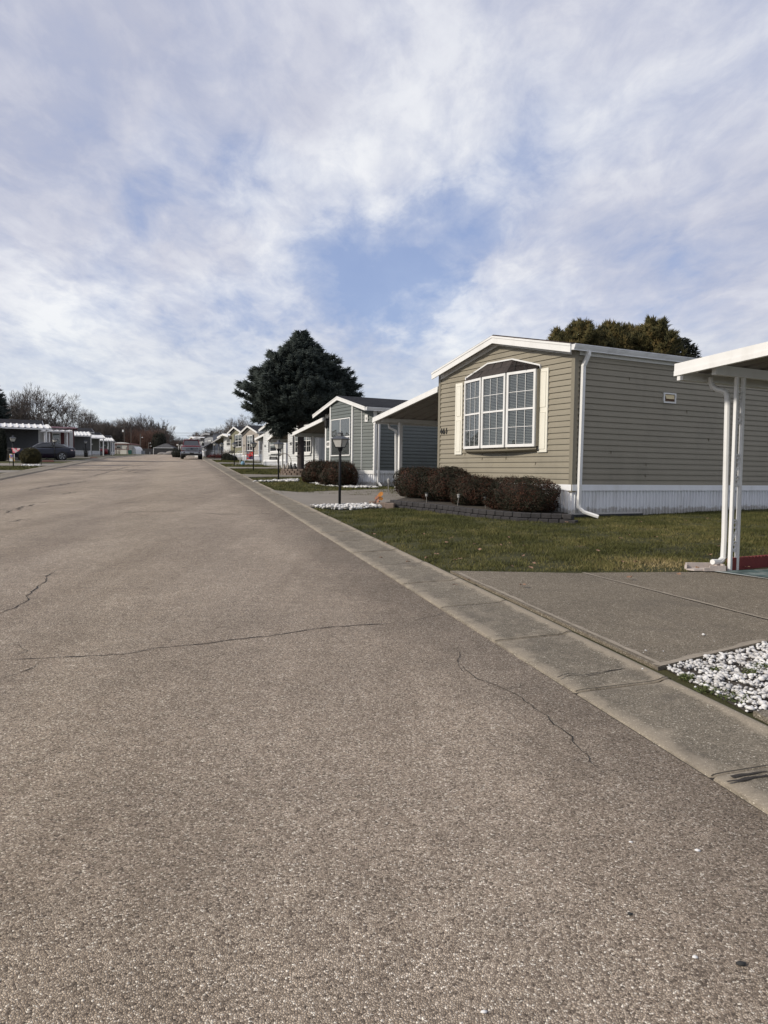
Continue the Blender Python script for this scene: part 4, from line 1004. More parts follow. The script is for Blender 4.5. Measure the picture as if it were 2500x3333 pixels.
MB().tube([(0,0,bz-.3),(.0,0,bz+.62)], .006, 5).build('cord', matte_black, t_); MB().lathe([(.10,bz-.02),(.12,bz),(.02,bz+.06)], 8).build('hanger', simple('pale_ornament', (.5,.5,.5), .3, .1), t_)
gl_ = MB()
for k, (dx, dz) in enumerate([(-.06,-.14),(-.03,-.22),(.05,-.30),(.03,-.40),(-.03,-.50)]):
    gl_.lathe([(.012,bz+dz-.05),(.05,bz+dz),(.012,bz+dz+.05)], 6, (dx,0,0))
gl_.build('ornament', simple('pale_ornament', (.5,.5,.5), .3, .1), t_)
carport('white edged carport roof at the far side of the grey green home', H459, -.05, 9., 4.45, 2.78, 8.0, 2.28, [.8, 5.], per=.4, ground=lg(H459))
# two bushes before 459
for i, (px, py, rx, ry, hz, lb) in enumerate([(1032,1571,.55,.55,.80,'left dark russet bush before the grey green home'),(1097,1580,.60,.85,.84,'right and larger dark russet bush before the grey green home')]):
    q = GP(px, py, .05); bush('hedge_bush', lb, q, rx, ry, hz, 16000, red_leaf, core_m, 50+i, 'bushes before the grey green home', HA, lsize=.05)

# ================================================================== white home behind the spruce (457)
wht = siding_mat('white_vinyl', (.56,.57,.57)); H457 = V((-3.4964, 39.5115, 1.3948))
h = home('white vinyl home numbered 457 with black shutters behind the spruce', H457, 16., 4.5, .62, 2.95, 3.5, sidem=wht, roofm=roof_black, oe=.2, of=.35, fh=.18, trim=white)
def fwin(h, H, M, x0, x1, y0, y1, d=0., **kw):
    a = hit(H, M, x0, (y0+y1)/2, d); b_ = hit(H, M, x1, (y0+y1)/2, d); t = hit(H, M, (x0+x1)/2, y0, d); u = hit(H, M, (x0+x1)/2, y1, d)
    s0_, s1_ = sorted((a[0], b_[0])); return window(h, M, s0_, s1_, u[1], t[1], **kw)
blk_sh = simple('black_shutter', (.02,.021,.024), .6, .1)
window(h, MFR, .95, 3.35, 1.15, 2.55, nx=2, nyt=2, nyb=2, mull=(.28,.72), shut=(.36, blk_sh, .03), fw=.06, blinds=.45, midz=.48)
db = MB(MFR); db.add([(.8,.02,2.6),(3.5,.02,2.6),(2.9,.02,2.86),(2.15,.02,2.95),(1.4,.02,2.86)], [(0,1,2,3,4)]); db.build('gable_panel', roof_black, h)
text_mesh('457', .24, .006, Tn(MFR, 4.05, 1.72, .034), 'house_number', matte_black, h)
bx = MB(MFR); bx.box(1.0,3.3,.03,.12,1.02,1.14); bx.build('window_box', white, h)
carport('shaded underside carport roof beside the white home behind the spruce', H457, -.05, 9., 4.6, 2.95, 8.0, 2.05, [.8, 5.], per=.4, ground=lg(H457), fh=.14)
# ================================================================== 455
H455 = V((-6.4812, 48.7763, 1.7218))
h = home('white vinyl home with a three part window partly behind the spruce branches', H455, 16., 4.4, .55, 2.75, 3.25, sidem=wht, roofm=roof_black, oe=.2, of=.3, fh=.18, trim=white)
fwin(h, H455, MFR, 881, 914, 1425, 1471, nx=1, nyt=2, nyb=1, mull=(.33,), shut=(.3, blk_sh, .03), fw=.07, blinds=.6)
MB(MFR).box(.7,2.9,.03,.18,.98,1.08).build('window_box', white, h)
text_mesh('455', .2, .006, Tn(MFR, 4.05, 1.55, .034), 'house_number', matte_black, h)
carport('white carport roof with posts beside the white home with a window box', H455, .3, 9., 4.5, 2.5, 7.2, 2.15, [.8, 5.], per=.4, ground=lg(H455))
# ================================================================== 453, 451
beige = siding_mat('beige_vinyl', (.33,.30,.265)); olive = siding_mat('olive_vinyl', (.20,.195,.13)); H453 = V((-10.833, 63.9646, 2.2579))
h = home('beige home with black shutters and a pointed gable', H453, 16., 4.6, .66, 2.66, 3.3, sidem=beige, roofm=roof_black, oe=.25, of=.3, fh=.18, trim=white)
fwin(h, H453, MFR, 806.5, 824, 1417, 1468, nx=1, nyt=2, nyb=2, mull=(.5,), shut=(.34, blk_sh, .03), fw=.07, blinds=.4)
text_mesh('453', .22, .006, Tn(MFR, 4.1, 1.55, .034), 'house_number', matte_black, h)
H451 = XY(790, 76.5)
h = home('olive home with a pointed gable next to the beige home', H451, 16., 4.3, .65, 2.9, 3.5, sidem=olive, roofm=roof_black, oe=.25, of=.3, fh=.2, trim=white)
fwin(h, H451, MFR, 767, 788, 1414, 1456, nx=1, nyt=2, nyb=2, mull=(.5,), shut=(.3, blk_sh, .03), fw=.07, blinds=.3)
MB(MFR).lathe([(.05,2.2),(.18,2.3),(.14,2.5),(.05,2.55)], 8, (3.95,.1,0)).build('hanging_basket', simple('basket', (.06,.05,.03), .9, .4, 20.), h)
# ================================================================== 449, 447, 445
H449 = XY(757, 88); greyw = siding_mat('pale_grey_panel', (.24,.25,.27))
h = home('low white home with a dark front window and flat canopy', H449, 14., 3.6, .6, 2.7, 3.0, sidem=wht, roofm=white, oe=.5, of=.7, fh=.22, trim=white, gut=False)
fwin(h, H449, MFR, 739, 752, 1427, 1452, nx=1, nyt=1, nyb=1, mull=(.33,.66), fw=.06, blinds=0, shut=None)
carport('grey canopy with a thin post beside the low white home', H449, -.2, 8., 3.9, 2.7, 8.4, 2.1, [.6], per=.5, ground=lg(H449), roofm=simple('grey_metal', (.3,.3,.31), .5, .1))
H447 = XY(694, 97)
h = home('flat roofed grey home with a window over a sloped front canopy', H447, 16., 4.2, .95, 3.2, 3.35, sidem=greyw, roofm=roof_grey, course=.3, oe=.25, of=.5, fh=.25, trim=greyw, gut=False, fasciam=greyw)
fwin(h, H447, MFR, 679, 689, 1433, 1449, nx=2, nyt=2, nyb=2, fw=.08, blinds=.6, shut=(.25, simple('dark_grey_shutter', (.08,.08,.09), .6, .1), .0))
cn = MB(MFR); cn.prism([(-.1,0.,2.1),(-.1,1.6,1.2),(-.1,1.6,1.1),(-.1,0.,2.0)], (4.2,0,0)); cn.build('canopy', simple('dark_canopy', (.075,.078,.085), .7, .1), h)
ribs = MB(MFR); ribbed(ribs, MFR @ Matrix.Translation((0,1.4,0)), -.1, 4.0, -.3, 1.1, per=.3); ribs.M = MFR; ribs.box(-.1,4.,.9,1.4,.9,1.05); ribs.build('skirting', skirtw, h)
H445 = XY(664, 112)
h = home('grey home with a white topped roof behind the pickup truck', H445, 14., 4.2, .9, 2.9, 3.1, sidem=greyw, roofm=white, course=.3, oe=.3, of=.6, fh=.3, trim=greyw, gut=False, fasciam=greyw)
fwin(h, H445, MFR, 658, 662, 1437, 1447, nx=1, nyt=1, nyb=1, fw=.08, blinds=.9)
H443 = XY(640, 128)
home('white roofed home just visible above the pickup truck', H443, 14., 4.2, .8, 3.1, 3.5, sidem=greyw, roofm=white, course=.3, oe=.3, of=.4, fh=.2, trim=white, gut=False)

# ================================================================== left side of the street
slate = siding_mat('slate_vinyl', (.085,.088,.095)); moss = siding_mat('moss_vinyl', (.10,.105,.088)); burg = simple('burgundy_trim', (.085,.012,.018), .5, .1)
HL1 = XY(129, 64)
h = home('dark slate home behind the parked car', HL1, 18., 4.4, .6, 2.76, 3.5, sidem=slate, roofm=roof_black, side='L', oe=.3, of=.35, trim=white)
carport('long white carport roof over the parked dark blue car', HL1, -13., .62, -.35, 2.98, -4.0, 2.52, [-11., -8., -4.0, .3], per=.45, ground=lg(HL1), fh=.22, rise=.06, post_w=.11, beam_in=.15)
st = MB(); 
for k in range(4): st.box(-4.6-.28*k, -4.3-.28*k, -1.2, -.05, -.1, .17+.17*k)
h2 = thing('porch_steps', 'grey steps with a railing against the dark slate home', 'steps', HL1, HA); st.build('tread', simple('grey_steps', (.14,.14,.14), .8, .1), h2)
rl = MB(); rl.bar((-4.4,-1.2,.9),(-5.5,-1.2,1.5),.05); rl.bar((-4.4,-1.2,0),(-4.4,-1.2,.92),.05); rl.bar((-5.4,-1.2,.5),(-5.4,-1.2,1.5),.05); rl.build('railing', simple('grey_rail', (.3,.3,.3), .6, .1), h2)
HL2 = XY(241, 76)
h = home('white home with burgundy shutters and roof edge', HL2, 14., 4.2, .6, 2.95, 3.18, sidem=wht, roofm=burg, side='L', oe=.3, of=.3, trim=burg, gut=False, fasciam=burg, course=.22, prof=LAP1)
for a, b_ in ((167,198),):
    s0_ = hit(HL2, MSD, 168, 1417)[0]; s1_ = hit(HL2, MSD, 197, 1417)[0]
    window(h, MSD, s0_, s1_, 1.25, 2.45, nx=1, nyt=1, nyb=1, fw=.1, blinds=.5, shut=(.33, burg, .08))
MB(MSD).box(-.62,-.45,.02,.12,-.1,2.9).build('burgundy_post', burg, h)
carport('low white carport roof of the home with burgundy shutters', HL2, -3.6, -.5, -.35, 2.72, -3.3, 2.5, [-2.9, -2.5, -.9], per=.5, ground=lg(HL2), fh=.18, rise=.04, post_w=.14, beam_in=.2)
HL3 = XY(297, 92)
h = home('slate grey home with white skirting third along the left side', HL3, 14., 4.2, .72, 3.05, 3.6, sidem=slate, roofm=roof_black, side='L', oe=.3, of=.3, trim=white)
carport('white ribbed carport roof of the slate grey home', HL3, -3.1, -.35, -.35, 3.0, -3.2, 2.45, [-2.8, -2.6], per=.36, ground=lg(HL3), fh=.14, rise=.05, post_w=.12, beam_in=.2)
HL4 = XY(325, 108)
h = home('moss green home with white skirting on the left side', HL4, 14., 4.2, .70, 3.0, 3.5, sidem=moss, roofm=roof_black, side='L', oe=.3, of=.3, trim=white)
carport('smooth white carport roof of the moss green home', HL4, -1.7, .3, -.35, 3.0, -3.2, 2.5, [.1], per=1.2, ground=lg(HL4), fh=.14, rise=.02, post_w=.14, beam_in=.2)
HL5 = XY(360, 124)
h = home('grey home with dark roof last in the row on the left side', HL5, 14., 4.2, .70, 2.9, 3.45, sidem=simple('mid_grey_vinyl', (.16,.165,.16), .6, .06), roofm=roof_black, side='L', oe=.3, of=.3, trim=white)
carport('white ribbed carport roof farthest along the left side', HL5, -2.2, .1, -.35, 2.9, -3.2, 2.35, [-2.1, -.8, -.1], per=.36, ground=lg(HL5), fh=.14, rise=.05, post_w=.14, beam_in=.2)
HL6 = XY(373, 150)
home('small pale grey home beyond the last carport on the left', HL6, 10., 4., .6, 2.6, 2.9, sidem=greyw, roofm=roof_grey, side='L', trim=white, gut=False)

# mobile home across the far end
HE = XY(369.5, 209)
h = thing('mobile_home', 'cream mobile home with a red brown roof edge across the far end', 'home', HE, 0)
crm = simple('cream_metal', (.50,.48,.42), .6, .06); rbr = simple('red_brown_metal', (.13,.04,.03), .6, .15)
MB().box(0,4.4,0,9,.0,1.35).build('skirting', crm, h); MB().box(.05,4.35,.05,9,1.35,2.9).build('wall', simple('cream_wall', (.40,.39,.35), .6, .06), h)
rf = MB(); rf.prism([(-.15,-.2,2.75)]+[(-.15+4.7*k/8,-.2,3.0+.28*math.sin(math.pi*k/8)) for k in range(9)]+[(4.55,-.2,2.75)], (0,9.4,0)); ro = rf.build('roof', rbr, h)
rf = MB(); rf.prism([(-.2,-.24,3.0)]+[(-.2+4.8*k/8,-.24,3.05+.29*math.sin(math.pi*k/8)) for k in range(9)]+[(4.6,-.24,3.0)][::1], (0,.06,0)); rf.build('roof_edge', white, ro)
window(h, fmat((0,0,0),(1,0,0),(0,-1,0)), .95, 2.1, 1.5, 2.6, nx=1, nyt=1, nyb=1, fw=.12, blinds=.3, frame=simple('tan_frame', (.2,.17,.14), .6, .1))
cb = MB()
for x in (.1,.45,.8,3.95,4.3): cb.box(x-.06,x+.06,-.03,.05,0,2.9)
cb.build('corner_board', rbr, h); MB().box(0,4.4,-.06,.0,1.3,1.42).build('belt_board', rbr, h)
# gambrel shed
q = XY(424, 213); s_ = thing('garden_shed', 'white gambrel roofed shed at the far end', 'shed', q, R(-24))
prof = [(0,0),(2.2,0),(2.2,1.2),(1.85,1.85),(1.1,2.15),(.35,1.85),(0,1.2)]
MB().prism([(x,0,z) for x, z in prof], (0,2.5,0)).build('wall', simple('shed_white', (.82,.83,.84), .6, .03), s_)
rf = MB(); top = prof[2:]
for a, b_ in zip(top[:-1], top[1:]): rf.bar((a[0],-.08,a[1]+.03),(b_[0],-.08,b_[1]+.03),.06,.06); rf.prism([(a[0],-.1,a[1]+.01),(b_[0],-.1,b_[1]+.01),(b_[0],-.1,b_[1]+.06),(a[0],-.1,a[1]+.06)],(0,2.7,0))
rf.build('roof', white, s_)
q = XY(450.5, 214); MBx = MB(Matrix.Translation(q)); MBx.bbox(0,1.55,0,1.2,0,1.05,.03); MBx.box(-.03,1.58,-.03,1.23,1.03,1.09); tag(MBx.build('storage_box', greyw), 'low pale grey storage box right of the white shed', 'box')
q = XY(417.5, 205); t_ = thing('wheeled_bin', 'dark green wheeled bin beside the white shed', 'bin', q, 0)
gb = simple('green_plastic', (.01,.075,.06), .5, .1); mb = MB(); mb.add([(0,0,.05),(.75,0,.05),(.75,.7,.05),(0,.7,.05),(-.08,-.08,1.05),(.83,-.08,1.05),(.83,.8,1.05),(-.08,.8,1.05)], [(3,2,1,0),(4,5,6,7),(0,1,5,4),(1,2,6,5),(2,3,7,6),(3,0,4,7)]); mb.build('body', gb, t_)
MB().prism([(-.1,-.12,1.05),(.85,-.12,1.05),(.85,-.12,1.1),(.7,-.12,1.18),(.05,-.12,1.18),(-.1,-.12,1.1)], (0,.95,0)).build('lid', gb, t_)
# hip roofed house
q = XY(503.5, 232); t_ = thing('house', 'low dark house with a wide grey hipped roof at the far end', 'house', q, 0)
MB().box(.6,5.3,.3,6,0,2.2).build('wall', simple('dark_wall', (.05,.048,.048), .9, .2), t_)
rf = MB(); rf.add([(-.3,-.3,2.05),(6.0,-.3,2.05),(6.0,6,2.05),(-.3,6,2.05),(2.3,2.6,3.5),(3.4,2.6,3.5)], [(0,1,5,4),(1,2,5),(2,3,4,5),(3,0,4),(0,3,2,1)]); rf.build('roof', roof_grey, t_)
MB().box(-.3,6.,-.34,-.3,1.98,2.1).build('gutter', gutterw, t_)
# fence in front
q = XY(462, 226); t_ = thing('fence', 'dark slatted fence across the far end', 'fence', q, 0); mb = MB(); rr_ = random.Random(2)
for k in range(74): mb.box(k*.145, k*.145+.135, 0, .03, 0, 1.75+rr_.uniform(-.03,.03))
mb.build('boards', simple('fence_dark', (.03,.03,.033), .9, .3, 4.), t_)
pz = MB(); 
for k in range(6): pz.box(k*2.1,k*2.1+.1,.04,.14,0,1.8)
pz.build('post', simple('fence_dark', (.03,.03,.033), .9, .3, 4.), t_)
for px, hh, Y, lb in ((499,1.75,218,'slim leaning white post before the dark fence'),(488,.8,218,'short white marker post before the dark fence')):
    q = XY(px, Y); tag(MB(Matrix.Translation(q)).tube([(0,0,0),(.12 if hh>1 else 0,0,hh)], .07, 6).build('marker_post', white), lb, 'post')
dirt = simple('pale_rock', (.17,.16,.15), .95, .3, 4., bump=.6, bscale=10.)
for px, w_, hh, Y, lb in ((558,1.9,1.1,219,'large round grey boulder at the far end'),(541,1.0,.45,217,'small flat grey rock at the far end'),(530,1.6,.7,220,'broad grey rock left of the large boulder')):
    q = XY(px, Y); iv, fi = ico(); mb = MB(Matrix.Translation(q)); mb.lathe([(w_*1.,0),(w_*.95,hh*.35),(w_*.7,hh*.75),(w_*.35,hh*.97),(.05,hh)], 12)
    mb.v = [(x+random.uniform(-.08,.08)*w_, y, z+random.uniform(-.06,.06)*hh) for x, y, z in mb.v]; tag(mb.build('boulder', dirt, smooth=True), lb, 'boulder')
# porch posts right of the boulders
q = XY(580, 200); t_ = thing('pergola', 'white posted porch frame left of the pickup truck', 'porch', q, 0); mb = MB()
for x in (0,.5,1.0): mb.box(x,x+.14,0,.14,0,2.6)
mb.build('post', white, t_); MB().box(-.4,2.2,-.2,2,2.6,2.85).build('beam', white, t_)
tr_b = foliage_mat('dark_evergreen_leaf', [(0,(.006,.008,.006)),(.5,(.018,.022,.014)),(1,(.045,.045,.02))])
q = XY(583, 96); bush('round_bush', 'dark round bush beside the pickup truck', q, .95, .8, 1.0, 5000, tr_b, core_m, 77, lsize=.09)

# ================================================================== street lamps
def lamp(label, loc, hgt):
    t_ = thing('street_lamp', label, 'street lamp', loc, R(random.uniform(-20, 20))+R(45), 'lamp posts along the street')
    k = hgt/1.81; hb_ = hgt-.40
    MB().tube([(0,0,-.05),(0,0,hb_)], .033, 12).build('pole', black, t_, True)
    MB().lathe([(.034,hb_-.06),(.06,hb_),(.062,hb_+.03),(.05,hb_+.04)], 14).build('collar', black, t_, True)
    r4 = lambda a: a*math.sqrt(2)/2*1.0
    MB().lathe([(.115,hb_+.045),(.20,hb_+.235)], 4, ang=R(45)).build('lamp_glass', lamp_glass, t_)
    f = MB()
    for k_ in range(4):
        a = R(45+90*k_); f.bar((.118*math.cos(a),.118*math.sin(a),hb_+.04),(.205*math.cos(a),.205*math.sin(a),hb_+.24),.014)
    f.lathe([(.12,hb_+.03),(.128,hb_+.04),(.12,hb_+.05)], 4, ang=R(45)); f.build('lamp_frame', black, t_)
    MB().lathe([(.235,hb_+.232),(.238,hb_+.245),(.15,hb_+.29),(.07,hb_+.315),(.06,hb_+.37),(.075,hb_+.375),(.075,hb_+.39),(.03,hb_+.40)], 4, ang=R(45)).build('lamp_cap', simple('grey_cap', (.05,.055,.065), .5, .1), t_)
    return t_
LP = [(1107,17.97,'black lamp post on white pebbles in front of the grey green home',1.81),(907,30.45,'black lamp post before the spruce, with a hanging sign on its arm',1.69),
 (825,41.92,'black lamp post with a bright garden flag on its arm',1.71),(762.6,51.4,'black lamp post in front of the olive home',1.66),(721.6,66,'black lamp post before the low white home',1.64),(699,80,'black lamp post before the flat roofed grey home',1.76),(665,100,'black lamp post partly behind the pickup truck',1.7),
 (43,44.04,'black lamp post at the left edge with a pink banner',1.85),(178.6,59,'black lamp post in front of the rear of the dark blue car',1.85),(279,79,'black lamp post by the slate grey home with climbing plant',1.8),
 (299,100,'black lamp post between the slate grey and moss green homes',1.8),(341.4,115,'black lamp post before the last white carport on the left',1.8),(361,130,'black lamp post right of the last carport on the left',1.8),(378.6,147,'black lamp post left of the cream mobile home window',1.8),(412,184,'black lamp post beside the dark green wheeled bin',1.8)]
for px, Y, lb, hh in LP: lamp(lb, XY(px, Y, .03), hh)
# things hung on lamp posts
q = XY(907, 30.45, .03)
t_ = thing('hanging_sign', 'small black hanging sign on the arm of the second lamp post', 'sign', q, R(-8)); MB().bar((-.42,-.02,1.06),(.12,-.02,1.06),.02).build('arm', black, t_)
MB().box(-.38,-.04,-.035,-.015,.88,1.0).build('board', matte_black, t_); m_ = MB(); m_.bar((-.33,-.02,1.06),(-.33,-.02,1.0),.012); m_.bar((-.09,-.02,1.06),(-.09,-.02,1.0),.012); m_.build('chain', black, t_)
lt = MB()
for z_, a, b_ in ((.955,-.30,-.12),(.915,-.33,-.09)): lt.box(a,b_,-.04,-.036,z_-.008,z_+.008)
lt.build('lettering', simple('grey_letters', (.3,.3,.3), .7, .1), t_)
def flower_mat(name, base, spots):
    m, nt, b = new_mat(name); L = nt.links.new; tc = nd(nt, 'ShaderNodeTexCoord'); v_ = nd(nt, 'ShaderNodeTexVoronoi', Scale=7.); L(tc.outputs['Object'], v_.inputs['Vector'])
    s_ = nd(nt, 'ShaderNodeSeparateColor'); L(v_.outputs['Color'], s_.inputs[0]); r_ = ramp(nt, s_.outputs[0], spots, 'CONSTANT'); L(r_.outputs[0], b.inputs['Base Color']); b.inputs['Roughness'].default_value = .9; return m
fl = flower_mat('flag_print', None, [(0,(.06,.045,.09)),(.35,(.09,.07,.12)),(.55,(.45,.03,.03)),(.7,(.15,.14,.17)),(.88,(.5,.18,.15))])
q = XY(825, 41.9, .03); t_ = thing('garden_flag', 'purple and red printed garden flag on the arm of the third lamp post', 'flag', q, R(-8)); MB().bar((-.5,-.02,1.09),(.08,-.02,1.09),.018).build('arm', black, t_)
fb = MB(); n = 8; vs = [(-.40+.38*i/n, -.03+.015*math.sin(i*1.3), z) for z in (1.08,.66) for i in range(n+1)]; fb.add(vs, [(i,i+1,n+2+i,n+1+i) for i in range(n)]); fb.build('cloth', fl, t_)
fb = MB(); fb.add([(-.31,-.052,.99),(-.24,-.052,.93),(-.17,-.052,1.02),(-.14,-.052,.92),(-.07,-.052,.88),(-.17,-.052,.83),(-.29,-.052,.79),(-.26,-.052,.87)], [tuple(range(8))]); fb.build('red_print', simple('bright_red', (.5,.02,.03), .8, .2), t_)
q = XY(762.6, 51.4, .03); t_ = thing('hanging_sign', 'dark sign board on the arm of the fourth lamp post', 'sign', q, 0); MB().box(-.36,-.04,-.03,-.01,.90,1.02).build('board', matte_black, t_); MB().bar((-.4,-.02,1.06),(.05,-.02,1.06),.02).build('arm', black, t_)
q = XY(43, 44.04, .03); t_ = thing('pink_banner', 'pink and white banner hanging from the lamp post at the left edge', 'flag', q, 0)
pk_ = flower_mat('pink_print', None, [(0,(.6,.5,.5)),(.4,(.55,.12,.16)),(.7,(.62,.45,.46))]); fb = MB(); vs = [(-.07,-.06,1.12),(.12,-.07,1.10),(.28,-.05,1.11),(.45,-.06,1.10),(-.02,-.05,.98),(.14,-.07,.95),(.27,-.06,.93),(.42,-.06,1.0),(.0,-.05,.84),(.10,-.06,.80),(.22,-.06,.86),(.34,-.06,.93)]
fb.add(vs, [(0,1,5,4),(1,2,6,5),(2,3,7,6),(4,5,9,8),(5,6,10,9),(6,7,11,10)]); fb.build('cloth', pk_, t_); MB().bar((-.1,-.05,1.12),(.48,-.05,1.12),.02).build('arm', black, t_)
q = XY(34, 47, .03); t_ = thing('garden_flag', 'small pale flag low beside the left lamp post', 'flag', q, 0); MB().box(-.06,.26,-.01,.01,.25,.72).build('cloth', flower_mat('pale_print', None, [(0,(.5,.5,.5)),(.5,(.15,.12,.3)),(.75,(.5,.3,.1))]), t_); MB().tube([(-.07,0,0),(-.07,0,.8)], .01, 5).build('stake', black, t_)

# ================================================================== dark blue saloon car
def car_paint(name, col, rough=.3): return simple(name, col, rough, .04, 2., spec=.3, coat=.35)
chrome = simple('chrome', (.32,.33,.35), .25, .05, metal=1.); tyre = simple('tyre_rubber', (.012,.012,.012), .85, .2, 20.)
carglass = simple('car_glass', (.012,.014,.018), .08, .05, spec=.9)
def wheel(root, x, y, r, w, out, spokes=5, rimm=None):
    t_ = MB(); t_.lathe([(r*.62,-w/2),(r*.93,-w/2),(r,-w*.3),(r,w*.3),(r*.93,w/2),(r*.62,w/2)], 28); t_.v = [(x+a, y+c_, r+b_) for a, b_, c_ in t_.v]
    wo = t_.build('wheel', tyre, root, False)
    rm = MB(); yo = y+out*(w*.5+.012)
    for k in range(spokes):
        a = 6.283*k/spokes+.3
        for da in (-.11, .11): rm.bar((x+.04*r*math.cos(a), yo, r+.04*r*math.sin(a)), (x+r*.66*math.cos(a+da), yo, r+r*.66*math.sin(a+da)), r*.10, .03, up=(0,1,0))
    n = 24
    for k in range(n):
        a0, a1 = 6.283*k/n, 6.283*(k+1)/n; rm.bar((x+r*.66*math.cos(a0), yo, r+r*.66*math.sin(a0)), (x+r*.66*math.cos(a1), yo, r+r*.66*math.sin(a1)), r*.06, .05, up=(0,1,0))
    rm.build('rim', rimm or chrome, wo)
    hb = MB(); hb.lathe([(r*.6,0),(r*.6,.01)], 20); hb.v = [(x+a, y+out*(w*.5+.002)+c_, r+b_) for a, b_, c_ in hb.v]; hb.build('hub', tyre, wo)
def loft(stations, closed=True):
    """stations: list of (x, [(y, z) ring])"""
    mb = MB(); k = len(stations[0][1]); vs = [(x, y, z) for x, r_ in stations for y, z in r_]
    fs = [(i*k+j, i*k+(j+1)%k, (i+1)*k+(j+1)%k, (i+1)*k+j) for i in range(len(stations)-1) for j in range(k)]
    fs += [tuple(reversed(range(k))), tuple(range((len(stations)-1)*k, len(stations)*k))]; return mb.add(vs, fs)
def body_ring(w, zb, zt, wt=None, mid=.45):
    wt = w*.93 if wt is None else wt; zm = zb+(zt-zb)*mid
    h_ = [(w*.86,zb),(w*.97,zb+.04),(w,zm),(w*.985,zb+(zt-zb)*.8),(wt,zt-.015),(wt*.7,zt+.012)]
    return h_+[(-y, z) for y, z in reversed(h_)]
SA1 = P(199, 1480, 60.2); CARP = XY(199, 60.2, .03)   # rear wheel
t_ = thing('parked_car', 'dark blue saloon car parked side on under the long white carport', 'car', CARP, HA+R(180), None)
navy = car_paint('navy_paint', (.003,.005,.017), .35)
# local: x forward (towards the house), rear axle at x=0
st = [(-1.02,.55,.40,.86,.70),(-1.0,.76,.32,.95,.72),(-.9,.86,.26,1.02,.8),(-.5,.915,.22,1.04,.84),(.0,.92,.2,1.02,.86),(.8,.925,.18,.98,.88),(1.6,.925,.18,.95,.88),(2.3,.92,.18,.92,.88),(2.8,.915,.2,.88,.84),(3.3,.89,.2,.80,.78),(3.65,.82,.24,.72,.7),(3.8,.66,.32,.64,.55),(3.84,.5,.36,.56,.44)]
loft([(x, body_ring(w, zb, zt, wt)) for x, w, zb, zt, wt in st]).build('body', navy, t_, True)
gs = [(-.72,.60,.99,1.02,.5),(-.1,.73,.98,1.29,.50),(.35,.78,.96,1.40,.56),(.9,.80,.95,1.445,.58),(1.4,.80,.94,1.42,.57),(1.75,.78,.93,1.33,.55),(2.5,.72,.88,.93,.60)]
def gring(w, zb, zt, wt): 
    h_ = [(w,zb),(w*.5+wt*.5+.02,(zb+zt)/2),(wt,zt-.03),(wt*.8,zt)]; return h_+[(-y, z) for y, z in reversed(h_)]
loft([(x, gring(w, zb, zt, wt)) for x, w, zb, zt, wt in gs]).build('side_glass', carglass, t_, True)
rf = MB(); rr = []
for x, w, zb, zt, wt in [g_ for g_ in gs[1:6]]: rr.append((x, [(wt*1.02,zt-.05),(wt*.9,zt+.008),(0,zt+.02),(-wt*.9,zt+.008),(-wt*1.02,zt-.05)]))
loft(rr).build('roof', navy, t_, True)
for sy in (1, -1):
    pm = MB()
    for (x0, x1) in ((.62,.70),):
        pm.bar((x0,sy*.795,.94),(x1,sy*.60,1.42),.07,.02,up=(0,1,0))
    pm.build('pillar', matte_black, t_)
    cm = MB(); pts = [(-.45,sy*.80,.995),(0,sy*.815,.99),(1.,sy*.83,.96),(2.1,sy*.80,.93)]; cm.tube(pts, .012, 5)
    cm.tube([(-.45,sy*.80,.995),(-.62,sy*.74,1.04),(-.5,sy*.69,1.12)], .014, 5); cm.tube([(2.2,sy*.77,.95),(1.75,sy*.64,1.28),(1.4,sy*.60,1.39),(.9,sy*.60,1.43)], .014, 5); cm.tube([(-.9,sy*.60,1.045),(-.5,sy*.60,1.2),(-.1,sy*.56,1.3)], .02, 5)
    cm.build('chrome_strip', chrome, t_)
    for x in (0., 2.78): 
        ar = MB(); ar.lathe([(.39,0),(.39,.02)], 24); ar.v = [(x+a, sy*.905+sy*c_, .34+b_) for a, b_, c_ in ar.v]; ar.build('wheel_arch', matte_black, t_)
        wheel(t_, x, sy*.84, .335, .22, sy)
    tl = MB(); tl.add([(-.99,sy*.74,.90),(-.62,sy*.895,.88),(-.66,sy*.90,.80),(-.98,sy*.78,.78)], [(0,1,2,3)]); tl.v = [(x, y+sy*.03, z) for x, y, z in tl.v]; tl.build('tail_light', simple('clear_lens', (.45,.36,.36), .2, .1), t_)
    mr = MB(); mr.bbox(2.15,2.32,min(sy*.9,sy*1.05),max(sy*.9,sy*1.05),.97,1.10,.02); mr.build('mirror', navy, t_)
    hd = MB(); hd.add([(3.72,sy*.70,.66),(3.35,sy*.89,.72),(3.4,sy*.89,.62),(3.75,sy*.72,.58)], [(0,1,2,3)]); hd.build('headlight', simple('clear_lens', (.45,.36,.36), .2, .1), t_)
    dl = MB()
    for x in (.42,1.42): dl.bar((x,sy*.928,.35),(x,sy*.90,.93),.012,.012)
    dl.build('door_seam', matte_black, t_)
# red car under the last carport
q = XY(327, 117, .03); t_ = thing('parked_car', 'rear of a red car half hidden under the farthest white carport', 'car', q, HA+R(180))
redp = car_paint('red_paint', (.16,.008,.015), .3)
loft([(x, body_ring(w, zb, zt, wt)) for x, w, zb, zt, wt in st]).build('body', redp, t_, True); loft([(x, gring(w, zb, zt, wt)) for x, w, zb, zt, wt in gs]).build('side_glass', carglass, t_, True)
for sy in (1,-1):
    for x in (0.,2.78): wheel(t_, x, sy*.84, .335, .22, sy)

# ================================================================== pickup truck
q = XY(623.5, 74.5, .0); t_ = thing('pickup_truck', 'dark red pickup truck with a chrome grille parked facing the camera', 'truck', q, SA+R(180))
